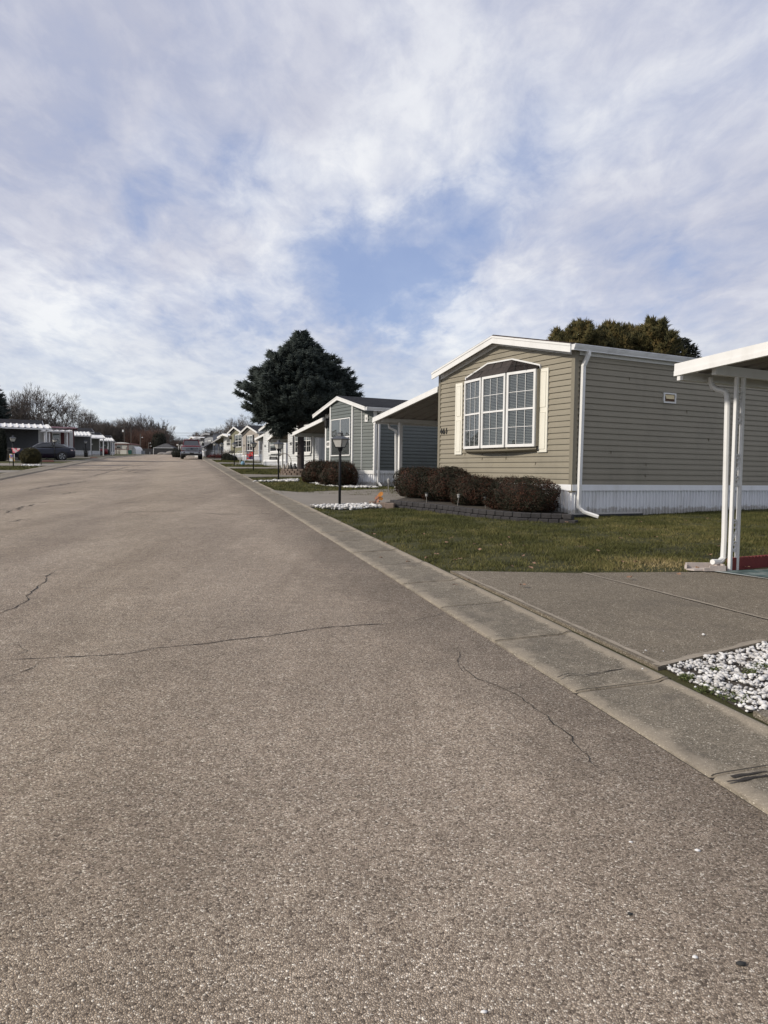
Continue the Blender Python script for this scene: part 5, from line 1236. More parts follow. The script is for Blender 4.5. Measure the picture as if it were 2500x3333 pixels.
# local x forward (towards the camera), origin below front axle
redt = car_paint('maroon_paint', (.075,.004,.008), .55)
tst = [(.92,.86,.62,1.12,.80),(.88,.95,.58,1.24,.86),(.6,1.0,.55,1.32,.90),(0,1.01,.52,1.36,.92),(-.6,1.01,.5,1.38,.93),(-1.,1.01,.45,1.38,.94),(-3.3,1.01,.45,1.38,.96),(-3.4,1.01,.55,1.40,.98),(-5.1,1.01,.6,1.42,.98),(-5.15,1.,.62,1.40,.96)]
loft([(x, body_ring(w, zb, zt, wt, .5)) for x, w, zb, zt, wt in tst]).build('body', redt, t_, True)
cab = [(-.55,.84,1.36,1.40,.76),(-1.25,.86,1.36,1.93,.70),(-1.5,.86,1.36,1.98,.70),(-3.0,.86,1.36,1.98,.70),(-3.2,.84,1.36,1.8,.68)]
loft([(x, gring(w, zb, zt, wt)) for x, w, zb, zt, wt in cab]).build('windscreen', carglass, t_)
loft([(x, [(.72,1.93+dz),(.66,2.01+dz),(0,2.035+dz),(-.66,2.01+dz),(-.72,1.93+dz)]) for x, dz in ((-1.2,-.03),(-1.5,0),(-3.,0),(-3.2,-.05))]).build('roof', redt, t_, True)
cl = MB()
for k in range(5): y = -.5+.25*k; cl.box(-1.42,-1.34,y-.04,y+.04,2.0,2.045)
cl.build('roof_marker_light', simple('amber_lens', (.5,.5,.48), .4, .1), t_)
for sy in (1,-1):
    m_ = MB(); m_.bar((-.58,sy*.80,1.38),(-1.25,sy*.71,1.93),.07,.07); m_.build('pillar', redt, t_)
gr = MB(); gr.bbox(.90,.97,-.62,.62,.80,1.18,.02); go = gr.build('grille', simple('grille_dark', (.03,.03,.035), .5, .1), t_)
gc = MB()
for z in (.86,.98,1.12): gc.bbox(.96,1.0,-.64,.64,z-.035,z+.035,.01)
for y in (-.64,.64): gc.box(.95,.995,y-.03,y+.03,.80,1.18)
gc.build('chrome_bar', chrome, go); ov = MB(); ov.lathe([(.12,0),(.12,.02)], 20); ov.v = [(1.0+c_, a, .99+b_*.42) for a, b_, c_ in ov.v]; ov.build('badge', simple('badge_blue', (.01,.02,.06), .4, .1), go)
bp_ = MB(); bp_.bbox(.90,1.08,-1.0,1.0,.50,.74,.03); bp_.build('bumper', chrome, t_); MB().bbox(.92,1.05,-.9,.9,.34,.50,.02).build('lower_valance', matte_black, t_)
MB().box(1.08,1.095,-.2,.2,.46,.62).build('licence_plate', matte_black, t_)
for sy in (1,-1):
    a, b_ = sorted((sy*.66, sy*.97)); h_ = MB(); h_.bbox(.80,.94,a,b_,.82,1.16,.03); h_.build('headlight', simple('headlight_lens', (.16,.165,.18), .15, .2, 30., spec=.8), t_)
    f_ = MB(); f_.lathe([(.07,0),(.07,.01)], 12); f_.v = [(1.085+c_, sy*.72+a_, .62+b1) for a_, b1, c_ in f_.v]; f_.build('fog_lamp', matte_black, t_)
    a, b_ = sorted((sy*1.03, sy*1.27)); MB().bbox(-.85,-.72,a,b_,1.38,1.68,.03).build('mirror', matte_black, t_); MB().bar((-.8,sy*.85,1.45),(-.8,sy*1.1,1.48),.05).build('mirror_arm', matte_black, t_)
    for x in (0., -4.1): wheel(t_, x, sy*.88, .43, .29, sy, 6)
    MB().box(-.5,.5,min(sy*.7,sy*1.0),max(sy*.7,sy*1.0),.8,.9).build('arch_liner', matte_black, t_)

# ================================================================== spruce
bark = simple('spruce_bark', (.045,.038,.038), .95, .35, 9., bump=1., bscale=25.)
def spruce(name, label, loc, prof, bottoms, H, dens, mat, cat='tree', trunk_r=.18, spr=.17, seed=1, nb=300, lean=None, trunk_top=None, rz=0., sprad=.021):
    r = np.random.default_rng(seed); root = thing(name, label, cat, loc, rz)
    tr_ = MB(); tr_.tube([(0,0,-.1),(.0,0,.1),(0,0,H*.3),(0.02,0,H*.6),(.03,0,H*.95)], [trunk_r*1.25,trunk_r*1.02,trunk_r*.85,trunk_r*.5,.03], 12)
    pz = np.array([p_[0] for p_ in prof]); pl_ = np.array([p_[1] for p_ in prof]); pr_ = np.array([p_[2] for p_ in prof])
    PP, DD, LL, RR_ = [], [], [], []; z0 = bottoms
    for i in range(nb):
        f = (i+.5)/nb; az = i*2.39996+r.uniform(-.3,.3)
        ztip = z0+(H-.05-z0)*(1-(1-f)**1.0)
        lf_ = .5-.5*math.cos(az); rad = np.interp(ztip, pz, pr_)*(1-lf_)+np.interp(ztip, pz, pl_)*lf_
        if rad < .05: rad = .05
        rad *= r.uniform(.74,1.09)
        zb = ztip+rad*r.uniform(.08,.24)*(1 if f < .75 else -.8); d2 = np.array([math.cos(az), math.sin(az)])
        n = 14; t = np.linspace(0, 1, n); bx = rad*t; bz = zb+(ztip-zb)*(t**.8)+(-.10*np.sin(np.pi*t)*rad*.5)+.10*rad*t**5
        if f > .72: bz = (ztip-rad*.95)+(rad*.9)*t**1.1
        if i % 3 == 0: tr_.tube([(d2[0]*bx[j], d2[1]*bx[j], bz[j]) for j in (0,4,9,13)], [.03*rad/2+.008,.022*rad/2+.006,.012,.004], 4, False)
        m = int(dens*rad)+12; u = r.random(m)**.75*.95+.05
        px_ = np.interp(u, t, bx); pz_ = np.interp(u, t, bz)
        side = r.normal(0, 1, m); wd_ = (.10+.26*rad*(1-u)**.9*np.minimum(1, u*3))*.75
        lat = np.clip(side, -1.6, 1.6)*wd_; drop = -np.abs(lat)*.22-r.random(m)*.10*(1+rad*.5)*(1-.5*u)
        P_ = np.stack([d2[0]*px_-d2[1]*lat, d2[1]*px_+d2[0]*lat, pz_+drop], 1)
        D_ = np.stack([d2[0]*(.9)-d2[1]*np.sign(lat)*.8, d2[1]*(.9)+d2[0]*np.sign(lat)*.8, .25+.2*r.normal(size=m)], 1)+r.normal(0,.35,(m,3))
        PP.append(P_); DD.append(D_); LL.append(spr*r.uniform(.6,1.35,m)*(.8+.2*(1-f))*(1+.55*(u > .88))); RR_.append(np.full(m, sprad)*r.uniform(.7,1.3,m))
    p = np.concatenate(PP); d = np.concatenate(DD); l = np.concatenate(LL); rr_ = np.concatenate(RR_)
    if trunk_top: pass
    tr_.build('trunk', bark, root)
    v, f = spindles(p, d, l, rr_); tint = np.repeat(r.uniform(-.4,.6,len(p)), 5)
    mesh_np('crown', v, f, mat, root, tint=tint); return root
spr_m = foliage_mat('blue_spruce_needles', [(0,(.014,.02,.018)),(.4,(.034,.046,.042)),(.7,(.07,.086,.08)),(1,(.13,.15,.14))], .75, 1.2)
SPL = XY(979, 37.4, .28)
prof = [(1.7,.9,.0),(2.0,1.9,.1),(2.4,2.4,.4),(2.75,2.5,2.3),(3.2,2.9,3.0),(3.8,3.15,2.95),(4.5,2.5,2.6),(5.1,2.15,2.05),(5.65,1.5,1.5),(6.26,.85,.8),(6.65,.42,.42),(6.9,.2,.2),(7.0,.03,.03)]
sp_ = spruce('spruce_tree', 'large dark blue green spruce with a bare lower trunk in a brick ring', SPL, prof, 2.5, 6.98, 235, spr_m, nb=420, seed=4, spr=.19)
# low hanging branches on the left side
r = np.random.default_rng(9); PP, DD = [], []
for i in range(46):
    az = math.pi+r.uniform(-1.0,1.0); rad = r.uniform(1.,2.6); zt = np.interp(rad, [1.,1.8,2.6], [1.75,1.95,2.55])+r.uniform(-.05,.6); d2 = np.array([math.cos(az), math.sin(az)])
    m = 330; u = r.random(m); lat = r.normal(0,.20,m)*(1.2-u); P_ = np.stack([d2[0]*rad*u*1.-d2[1]*lat, d2[1]*rad*u+d2[0]*lat, 2.95+(zt-2.95)*u**.8-r.random(m)*.14], 1)
    k = u > .3; PP.append(P_[k]); DD.append((np.stack([np.full(m,d2[0]), np.full(m,d2[1]), np.full(m,-.25)], 1)+r.normal(0,.5,(m,3)))[k])
p = np.concatenate(PP); v, f = spindles(p, np.concatenate(DD), r.uniform(.1,.22,len(p)), np.full(len(p), .022)); mesh_np('hanging_branches', v, f, spr_m, sp_, tint=np.repeat(r.uniform(-.4,.5,len(p)),5))
MB().tube([(.1,0,2.3),(.5,-.1,2.5),(1.1,-.2,2.75),(1.6,-.3,2.9)], [.075,.055,.045,.03], 8).build('limb', bark, sp_)
kn = MB(); r = random.Random(3)
for k in range(34):
    a, z = r.uniform(0,6.28), r.uniform(.5,2.5); kn.tube([(.15*math.cos(a),.15*math.sin(a),z),(.24*math.cos(a),.24*math.sin(a),z+.02)], [.03,.015], 5)
kn.build('branch_stub', bark, sp_)
# brick ring
brk = simple('planter_brick', (.14,.105,.085), .9, .3, 9., bump=.5, stain=(4., (.22,.19,.16), .6)); mb = MB(); c0 = XY(972, 37.1)
for row in range(3):
    n = 26
    for k in range(n):
        a = 6.283*(k+.5*(row % 2))/n; rr_ = 1.05-.03*row; mb.M = Matrix.Translation((c0.x+.35+rr_*math.cos(a)*1.15, c0.y+rr_*math.sin(a)*.8, gz(c0.y)+.02+row*.105)) @ Matrix.Rotation(a+R(90), 4, 'Z')
        mb.bbox(-.13,.13,-.08,.08,0,.098,.012)
tag(mb.build('brick_planter', brk), 'round three course brick ring around the spruce trunk', 'planter')
mb = MB(Matrix.Translation((c0.x+.35, c0.y, gz(c0.y)))); mb.lathe([(1.0,.2),(.9,.28),(.02,.3)], 20); mb.v = [(x, c0.y+(y-c0.y)*.75, z) for x, y, z in mb.v]; tag(mb.build('planter_soil', soil), 'soil inside the brick ring', kind='structure')
# ornaments by the planter
orn = simple('pale_statue', (.30,.27,.24), .9, .3, 12.); orn2 = simple('dark_statue', (.05,.05,.05), .8, .3, 12.)
for i, (px, Y, m_, hh, w_, lb) in enumerate([(925,37.5,orn,.26,.08,'pale ornament beside the brick ring'),(938,38,orn,.33,.07,'taller pale garden statue beside the brick ring'),(947,37.6,orn2,.36,.09,'dark garden statue left of the spruce trunk'),(960,37.6,orn2,.30,.12,'dark rounded garden statue nearest the spruce trunk')]):
    q = XY(px, Y, .3); mb = MB(Matrix.Translation(q)); mb.lathe([(w_*.9,0),(w_,hh*.25),(w_*.6,hh*.55),(w_*.35,hh*.66),(w_*.5,hh*.8),(w_*.4,hh*.93),(.02,hh)], 10)
    tag(mb.build('garden_statue', m_, smooth=True), lb, 'statue')
q = XY(927, 39.3, .05); t_ = thing('wire_hoop', 'round twig hoop standing against the white skirting', 'ornament', q, 0)
MB().tube([(-.02+.36*math.cos(6.283*k/20), .0, .62+.40*math.sin(6.283*k/20)) for k in range(21)], .02, 5).build('hoop', simple('pale_twig', (.22,.19,.16), .9, .2), t_)
# ramp railing
alu = simple('aluminium_rail', (.55,.56,.57), .4, .05); q = XY(768, 55, .06); t_ = thing('ramp', 'low ramp with a white tubular hand rail by the beige home', 'ramp', q, R(8))
rp = MB(); rp.add([(-.2,0,.0),(3.2,0,.22),(3.2,1.1,.22),(-.2,1.1,.0),(-.2,0,-.05),(3.2,0,-.05),(3.2,1.1,-.05),(-.2,1.1,-.05)], [(0,1,2,3),(4,5,1,0),(5,6,2,1),(7,4,0,3)]); rp.build('deck', alu, t_)
rl = MB()
for y in (.02,):
    for x, z in ((.3,.03),(.62,.05),(1.9,.13),(3.1,.2)): rl.tube([(x,y,z),(x,y,z+.92)], .022, 6)
    rl.tube([(3.2,y,1.12),(.2,y,.95),(.0,y,.8),(.05,y,.55),(.3,y,.52)], .02, 6); rl.tube([(3.2,y,.85),(.6,y,.7)], .018, 6)
rl.build('railing', alu, t_)
q = XY(790.5, 54.4, .06); MBx = MB(Matrix.Translation(q)); MBx.lathe([(.14,0),(.15,.05),(.15,.13),(.1,.16),(.1,.25),(.03,.26)], 12); tag(MBx.build('hose_reel', simple('pale_blue_plastic', (.18,.33,.45), .5, .1)), 'pale blue hose coil on the lawn below the ramp rail', 'hose')
# small planting in front of far homes
twig_m = simple('bare_twig', (.09,.07,.058), .95, .2, 5.)
def twigs(name, label, q, w_, hh, n, mat, seed, cat='shrub'):
    r = random.Random(seed); mb = MB(Matrix.Translation(q))
    for k in range(n):
        x = r.uniform(-w_,w_)*.4; y = r.uniform(-.2,.2); dx = r.uniform(-1,1)*w_; mb.tube([(x,y,0),(x+dx*.3,y,hh*.5),(x+dx*.6+r.uniform(-.05,.05),y+r.uniform(-.1,.1),hh*r.uniform(.7,1.1))], [.012,.008,.004], 3, False)
    return tag(mb.build(name, mat), label, cat)
twigs('bare_shrub', 'bare twiggy shrub beside the low white home', XY(742,72,.03), .9, 1.1, 60, twig_m, 1)
twigs('bare_shrub', 'bare twiggy shrub left of the olive home window', XY(733,74,.03), .6, 1.0, 40, twig_m, 2)
twigs('bare_shrub', 'sparse twigs before the cream mobile home', XY(386,205,.03), 1.3, 1.6, 50, twig_m, 3)
twigs('climbing_plant', 'dark climbing plant around the lamp post by the slate grey home', XY(280,78.6,.03), .35, .95, 70, simple('dark_vine', (.03,.028,.022), .95, .3), 4, 'plant')
for i, (px, Y, rx, hz, lb) in enumerate([(738,70,.42,.62,'left rounded dark shrub before the low white home'),(749,69,.36,.5,'right rounded dark shrub before the olive home'),(762,68,.3,.4,'small dark shrub behind the fourth lamp post')]):
    bush('round_bush', lb, XY(px, Y, .03), rx, rx, hz, 2500, tr_b, core_m, 90+i, lsize=.07)
rb = foliage_mat('red_ground_plant', [(0,(.04,.008,.008)),(.6,(.13,.02,.02)),(1,(.2,.05,.04))])
bush('low_plant', 'low dark red planting at the foot of the grey home', XY(712,86,.03), 1.3, .5, .42, 2500, rb, core_m, 95, lsize=.08, cat='plant')
yew = foliage_mat('olive_yew_leaf', [(0,(.014,.014,.006)),(.35,(.038,.034,.012)),(.7,(.075,.062,.022)),(1,(.12,.1,.04))], .8, 3.)
q = XY(100, 49.5, .03); bush('yew_bush', 'round clipped olive yew bush at the left kerb', q, .66, .62, 1.04, 26000, yew, core_m, 99, lsize=.045, boxy=2.1, lump=.06)
rocks('stone_edge', 'pale stones around the yew bush', [gp2(70,1517,.03), gp2(135,1518,.03), gp2(130,1513.5,.03), gp2(75,1513.5,.03)], 40, .07, .04)
MB(Matrix.Translation(XY(134,47.6,.05))).tube([(0,0,0),(.0,0,.2),(.03,0,.3),(.07,0,.36)], .02, 5).build('stake_hook', black); tag(bpy.data.objects['stake_hook'], 'short curved metal stake beside the yew bush', 'stake')
mulch = simple('red_mulch', (.10,.035,.022), .95, .4, 10., bump=.8, bscale=20.)
for px0, px1, y0, y1, lb in ((293,318,1488.5,1491,'red mulch bed by the slate grey home'),(136,176,1497,1503,'brown planting bed below the carport posts')):
    o = sheet('mulch_bed', [gp2(px0,y1,.06), gp2(px1,y1,.06), gp2(px1-5,y0,.06), gp2(px0+5,y0,.06)], .09, mulch, .08); tag(o, lb, kind='structure')
# trash bins / clutter left
for px, Y, w_, hh, m_, lb in ((30,57,.5,1.0,matte_black,'dark bin by the porch steps'),(16,62,.7,.9,simple('dark_blue_plastic', (.02,.02,.06), .6, .1),'dark blue bin near the left edge'),(349,118,.8,1.0,matte_black,'dark covered grill under the farthest left carport'),(205,72,.9,.9,matte_black,'dark porch chair by the white home with burgundy shutters')):
    q = XY(px, Y, .05); mb = MB(Matrix.Translation(q)); mb.bbox(-w_/2,w_/2,-.3,.3,.08,hh*.8,.05); mb.lathe([(w_*.5,hh*.8),(w_*.45,hh*.93),(.1,hh)], 12); mb.tube([(-w_*.3,-.2,0),(-w_*.3,-.2,.1)], .03, 6); mb.tube([(w_*.3,-.2,0),(w_*.3,-.2,.1)], .03, 6); tag(mb.build('bin', m_), lb, 'bin')
q = XY(2, 57); spruce('spruce_tree', 'dark narrow conifer at the left edge behind the slate home', XY(-20, 72, 0), [(0.,1.9,1.9),(2,1.7,1.7),(4.4,1.2,1.2),(6.3,.7,.7),(7.6,.05,.05)], .5, 7.6, 60, spr_m, nb=170, seed=12, spr=.34, sprad=.05)
bush('tall_shrub', 'tall dark narrow shrub at the left edge beside the steps', XY(-2, 56, .03), .5, .45, 2.3, 9000, tr_b, core_m, 101, lsize=.1)

# ================================================================== pines behind the tan home
def tuft_tree(name, label, loc, H, rad, zbase, nb, mat, seed, tuft=.32, cone=.6, npt=16, rz=0., up=1.0):
    r = np.random.default_rng(seed); root = thing(name, label, 'tree', loc, rz)
    tr_ = MB(); tr_.tube([(0,0,0),(0,0,H*.5),(0,0,H*.95)], [.16,.10,.02], 8); PP, DD, LL = [], [], []
    for i in range(nb):
        f = (i+.5)/nb; z = zbase+(H-zbase)*f**.9; az = i*2.39996+r.uniform(-.4,.4); rr_ = rad*((1-f)**cone+.06)*r.uniform(.7,1.1)
        d2 = np.array([math.cos(az), math.sin(az)]); pts = [(0,0,z-rr_*.35),(d2[0]*rr_*.5,d2[1]*rr_*.5,z-rr_*.1),(d2[0]*rr_,d2[1]*rr_,z+rr_*.25)]
        if i % 2 == 0: tr_.tube(pts, [.035,.022,.008], 4, False)
        m = 26
        for j in range(m):
            u = .25+.75*r.random(); sp_l = r.normal(0,.22)*rr_*(1.2-u); b_ = np.array([d2[0]*rr_*u-d2[1]*sp_l, d2[1]*rr_*u+d2[0]*sp_l, np.interp(u,[0,.5,1],[p_[2] for p_ in pts])+r.uniform(-.1,.12)])
            dr = np.array([d2[0]*.55, d2[1]*.55, up])+r.normal(0,.3,3); dr /= np.linalg.norm(dr)
            k = npt; a_ = r.normal(0,.42,(k,3))+dr; q_ = b_+dr*(r.random(k)[:,None]*tuft*.9-.05)
            PP.append(q_); DD.append(a_); LL.append(tuft*r.uniform(.4,.7,k))
    p = np.concatenate(PP); tr_.build('trunk', bark, root); v, f = spindles(p, np.concatenate(DD), np.concatenate(LL), np.full(len(p), tuft*.035+.004))
    mesh_np('crown', v, f, mat, root, tint=np.repeat(np.repeat(r.uniform(-.5,.6,len(p)//npt), npt)[:len(p)], 5)); return root
pine_m = foliage_mat('olive_pine_needles', [(0,(.03,.03,.011)),(.35,(.065,.06,.022)),(.6,(.115,.085,.03)),(1,(.16,.105,.045))], .8, .8)
dsp_m = foliage_mat('dark_conifer_needles', [(0,(.008,.010,.008)),(.5,(.02,.024,.018)),(1,(.04,.042,.03))], .8, .8)
PB = [(1828,1085,34,1.3,'leftmost thin topped olive pine behind the tan home roof'),(1895,1056,34,1.7,'tall olive pine above the tan roof, second from the left'),(1990,1062,35,1.8,'olive pine in the middle of the row behind the tan roof'),(2062,1070,36,1.4,'slimmer olive pine right of the middle behind the tan roof'),(2130,1049,35,1.8,'tallest olive pine at the right of the row behind the tan roof')]
for i, (px, py, Y, rad, lb) in enumerate(PB):
    top = P(px, py+16, Y); H_ = top.z-gz(Y); tuft_tree('pine_tree', lb, (top.x, Y, gz(Y)), H_, rad, H_*.45, 78, pine_m, 200+i, tuft=.42, cone=.55)
for px, py, Y, rad, lb, sd in ((2172,1073,38,1.0,'dark slim spruce right of the pines behind the tan roof',61),(2222,1094,38,1.25,'darkest round topped spruce behind the right end of the tan roof',62)):
    top = P(px, py, Y); H_ = top.z-gz(Y)
    spruce('spruce_tree', lb, (top.x, Y, gz(Y)), [(0,rad,rad),(H_*.6,rad,rad),(H_*.8,rad*.8,rad*.8),(H_*.92,rad*.5,rad*.5),(H_,.05,.05)], H_*.35, H_, 120, dsp_m, nb=170, seed=sd, spr=.2, sprad=.03)
top = P(2282,1157,40); spruce('spruce_tree', 'tip of a small conifer peeking over the tan roof by the carport', (top.x,40,gz(40)), [(0,.8,.8),(3,.6,.6),(top.z-gz(40),.02,.02)], 2., top.z-gz(40), 60, dsp_m, nb=60, seed=63, spr=.2, sprad=.03)

# ================================================================== bare trees
btree_m = simple('winter_bark', (.06,.051,.046), .95, .25, 3.); btree_m2 = simple('winter_twigs', (.085,.071,.063), .95, .25, 3.)
def bare_tree(seed, H=10., spread=.55, n0=4, levels=6, up=.12, trunk=.28, tr_r=.02):
    r = random.Random(seed); T, C_ = MB(), MB()
    def grow(p, d, l, rad, lev):
        segs = 3 if lev < 3 else 2; pts = [p]; q = p; dd = d.copy()
        for i in range(segs):
            dd = (dd+V((r.uniform(-1,1), r.uniform(-1,1), r.uniform(-.6,1)))*.16+V((0,0,up))*.5).normalized(); q = q+dd*(l/segs); pts.append(q)
        rads = [rad*(1-.38*i/segs) for i in range(segs+1)]
        (T if lev < 2 else C_).tube(pts, rads, 7 if lev < 2 else (4 if lev < 4 else 3), False)
        if lev >= levels: return
        k = n0 if lev == 0 else (3 if r.random() < .6 else 2)
        for j in range(k):
            t_ = 1. if j == 0 else r.uniform(.35, .98); idx = min(segs-1, int(t_*segs)); b_ = pts[idx].lerp(pts[idx+1], t_*segs-idx)
            ax = dd.orthogonal().normalized(); ax.rotate(Matrix.Rotation(6.283*(j/k+r.random()*.4), 3, dd)); an = spread*(r.uniform(.25,.6) if j == 0 else r.uniform(.7,1.3))
            nd_ = (dd*math.cos(an)+ax*math.sin(an)).normalized(); grow(b_, nd_, l*r.uniform(.66,.86)*(1.25 if lev == 0 else 1), max(rads[-1]*(.84 if j == 0 else .66), .02), lev+1)
    grow(V((0,0,0)), V((0,0,1)), H*trunk, H*tr_r, 0); return T, C_
def make_bare(label, loc, seed, rz=0., group=None, **kw):
    T, C_ = bare_tree(seed, **kw); t_ = thing('bare_tree', label, 'tree', loc, rz, group); T.build('trunk', btree_m, t_); C_.build('crown', btree_m2, t_); return t_
b1 = make_bare('large bare tree with a broad rounded crown behind the white carports', XY(150, 108), 11, H=11.2, spread=.62, n0=5, levels=7, trunk=.22, tr_r=.034)
b2 = make_bare('bare tree with arching branches right of the rounded one', XY(222, 112), 23, H=10.2, spread=.8, n0=4, levels=7, trunk=.22, tr_r=.026)
b3 = make_bare('bare upright tree with fine vertical twigs behind the slate home', XY(45, 104), 35, H=11., spread=.45, n0=5, levels=7, up=.22, trunk=.2, tr_r=.026)
protos = [b1, b2, b3]
CH = {}
def crown_height(o):
    if o.name not in CH:
        c_ = [x for x in COL.objects if x.parent == o and x.name.startswith('crown')][0]; z = np.empty(len(c_.data.vertices)*3, dtype=np.float32); c_.data.vertices.foreach_get('co', z)
        CH[o.name] = float(np.quantile(z.reshape(-1, 3)[:, 2], .975))
    return CH[o.name]
def top_copy(i, px, Y, ty, label, rz, group=None, base_h=None, w=1.):
    top = P(px, ty, Y); q = XY(px, Y); Hh = top.z-q.z; p_ = protos[i % 3]
    hh = crown_height(p_)
    o = copy_tree(p_, q, rz, label, (Hh/hh*w, Hh/hh*w, Hh/hh)); 
    if group: o['group'] = group
    return o
for i_, (o_, px, Y, ty) in enumerate([(b1,150,108,1276),(b2,222,112,1296),(b3,45,104,1288)]):
    hh = crown_height(o_)
    s_ = (P(px, ty, Y).z-gz(Y))/hh; o_.scale = (s_, s_, s_)
HTS = {}
top_copy(1, 100, 106, 1325, 'dark bare tree left of the rounded crown', 2.1); top_copy(2, 185, 125, 1370, 'smaller bare tree between the rounded and the arching one', 1.); top_copy(0, 270, 130, 1350, 'low spreading bare tree at the right of the left group', 3.3)
top_copy(0, 10, 112, 1320, 'bare tree mostly hidden behind the left conifer', 4.4); top_copy(2, 75, 135, 1360, 'thin bare tree showing between larger ones at the left', 5.1); top_copy(1, 130, 140, 1350, 'bare tree low behind the white home with burgundy shutters', .4)
top_copy(0, 468, 262, 1362, 'tall bare tree with a round crown behind the white shed', .9, w=1.0); top_copy(2, 505, 258, 1366, 'tall bare tree with upswept branches behind the hipped roof', 1.7, w=1.1); top_copy(1, 541, 262, 1407, 'bare tree with bent branches right of the hipped roof', 1.7, w=1.1)
top_copy(2, 745, 140, 1387, 'bare tree above the low white home on the right', .2); top_copy(0, 766, 128, 1368, 'bare bushy tree behind the olive gable', 2.2, w=.8); top_copy(1, 806, 135, 1360, 'bare tree behind the beige gable beside the spruce', 2.9)
gw = 'bare trees of the wood beyond the homes'
rr = random.Random(77); k = 0
for (x0, x1, n, Y0, Y1, t0, t1, lb) in ((290, 430, 17, 236, 275, 1372, 1392, 'bare grey brown tree in the wood left of the utility poles'),(430, 545, 12, 240, 280, 1390, 1410, 'bare reddish brown tree in the wood behind the hipped roof'),
                             (545, 640, 7, 300, 330, 1420, 1440, 'low bare tree in the gap behind the pickup truck'),(640, 760, 12, 190, 240, 1398, 1416, 'bare tree of the clump above the grey homes'),(-30, 290, 9, 150, 190, 1375, 1400, 'bare tree of the row behind the left homes')):
    for i in range(n):
        px = x0+(x1-x0)*(i+.5)/n+rr.uniform(-5,5); top_copy(rr.randrange(3), px, rr.uniform(Y0, Y1), rr.uniform(t0, t1), lb, rr.uniform(0,6.28), gw, w=rr.uniform(.9,1.4))
# undergrowth of the wood
def thicket(name, label, px0, px1, Y, hh, n, mat, seed):
    r = random.Random(seed); mb = MB()
    a, b_ = XY(px0, Y), XY(px1, Y)
    for k in range(n):
        t = r.random(); q = a.lerp(b_, t); q.y += r.uniform(-6,6); q.z = gz(q.y)-.1; h_ = hh*r.uniform(.5,1.05); dx, dy = r.uniform(-.25,.25)*h_, r.uniform(-.1,.1)*h_
        mb.tube([q, q+V((dx*.3,dy*.3,h_*.5)), q+V((dx,dy,h_))], [.05,.035,.015], 3, False)
        for j in range(5):
            u = r.uniform(.25,.95); s_ = q+V((dx*u,dy*u,h_*u)); mb.tube([s_, s_+V((r.uniform(-1,1)*.16*h_, r.uniform(-.1,.1)*h_, r.uniform(.05,.2)*h_))], [.022,.01], 3, False)
    return tag(mb.build(name, mat), label, 'undergrowth', kind='stuff')
thicket('undergrowth', 'dense brown undergrowth of the far wood', 290, 600, 250, 5., 1900, simple('brown_brush', (.07,.045,.036), .95, .3), 5)
thicket('undergrowth', 'reddish brown brush behind the white shed', 425, 520, 242, 8., 800, simple('red_brown_brush', (.085,.045,.034), .95, .3), 6)
thicket('undergrowth', 'brown brush behind the left homes', -40, 300, 150, 3.6, 900, simple('brown_brush', (.07,.045,.036), .95, .3), 8)
thicket('undergrowth', 'thin brush beyond the right homes', 640, 770, 215, 4.5, 700, simple('brown_brush', (.07,.045,.036), .95, .3), 9)
bush('evergreen_tree', 'dark evergreen left of the hipped roof tree', XY(518, 236), 2.2, 2., 6.4, 5000, tr_b, core_m, 105, lsize=.3, cat='tree')

# ================================================================== poles and wires
wood = simple('pole_wood', (.10,.085,.075), .9, .2, 5.)
tops = []
for px, Y, ty, rad, lb in ((457.5,228,1412,.22,'wooden utility pole behind the white shed'),(405,232,1379,.13,'tall grey pole with a pale box left of the wood'),(427,236,1392,.14,'slim dark utility pole between the cream home and the shed'),(484,228,1439,.16,'pale lamp pole with two small lights at the far end')):
    q = XY(px, Y); top = P(px, ty, Y).z; t_ = thing('utility_pole', lb, 'pole', q, 0)
    MB().tube([(0,0,0),(.0,0,top-q.z)], [rad,rad*.7], 8).build('pole', wood, t_); tops.append(V((q.x, q.y, top)))
    if px == 405: MB().bbox(-.6,-.15,-.2,.2,top-q.z-2.6,top-q.z-1.9,.04).build('transformer', gutterw, t_)
    if px == 457.5: m_ = MB(); m_.bar((0,0,5.),(.55,0,5.2),.06); m_.lathe([(.12,5.05),(.2,5.15),(.05,5.3)], 8, (.6,0,0)); m_.build('lamp_arm', gutterw, t_)
    if px == 484: m_ = MB(); m_.bar((0,0,3.3),(.5,0,3.45),.05); m_.lathe([(.1,3.35),(.2,3.45),(.05,3.55)], 8, (.55,0,0)); m_.lathe([(.1,2.4),(.2,2.5),(.05,2.6)], 8, (.8,0,0)); m_.bar((0,0,2.5),(.8,0,2.55),.04); m_.build('lamp_arm', gutterw, t_)
wm = simple('wire', (.05,.05,.055), .7, .1)
for i, (ya, yb, r_) in enumerate([(1396,1404,.03),(1405,1404.5,.05),(1411,1411.5,.05),(1427,1429,.03)]):
    Y = 260; a, b_ = P(330 if i != 3 else 580, ya, Y), P(800, yb, Y); pts = [a.lerp(b_, k/16)-V((0,0,1.6*(4*(k/16)*(1-k/16))*(.5 if i < 3 else .2))) for k in range(17)]
    tag(MB().tube(pts, r_, 4).build('power_line', wm), ['thin topmost power line crossing beyond the street','second power line from the top beyond the street','third power line from the top beyond the street','lowest short power line above the pickup truck'][i], 'wire')

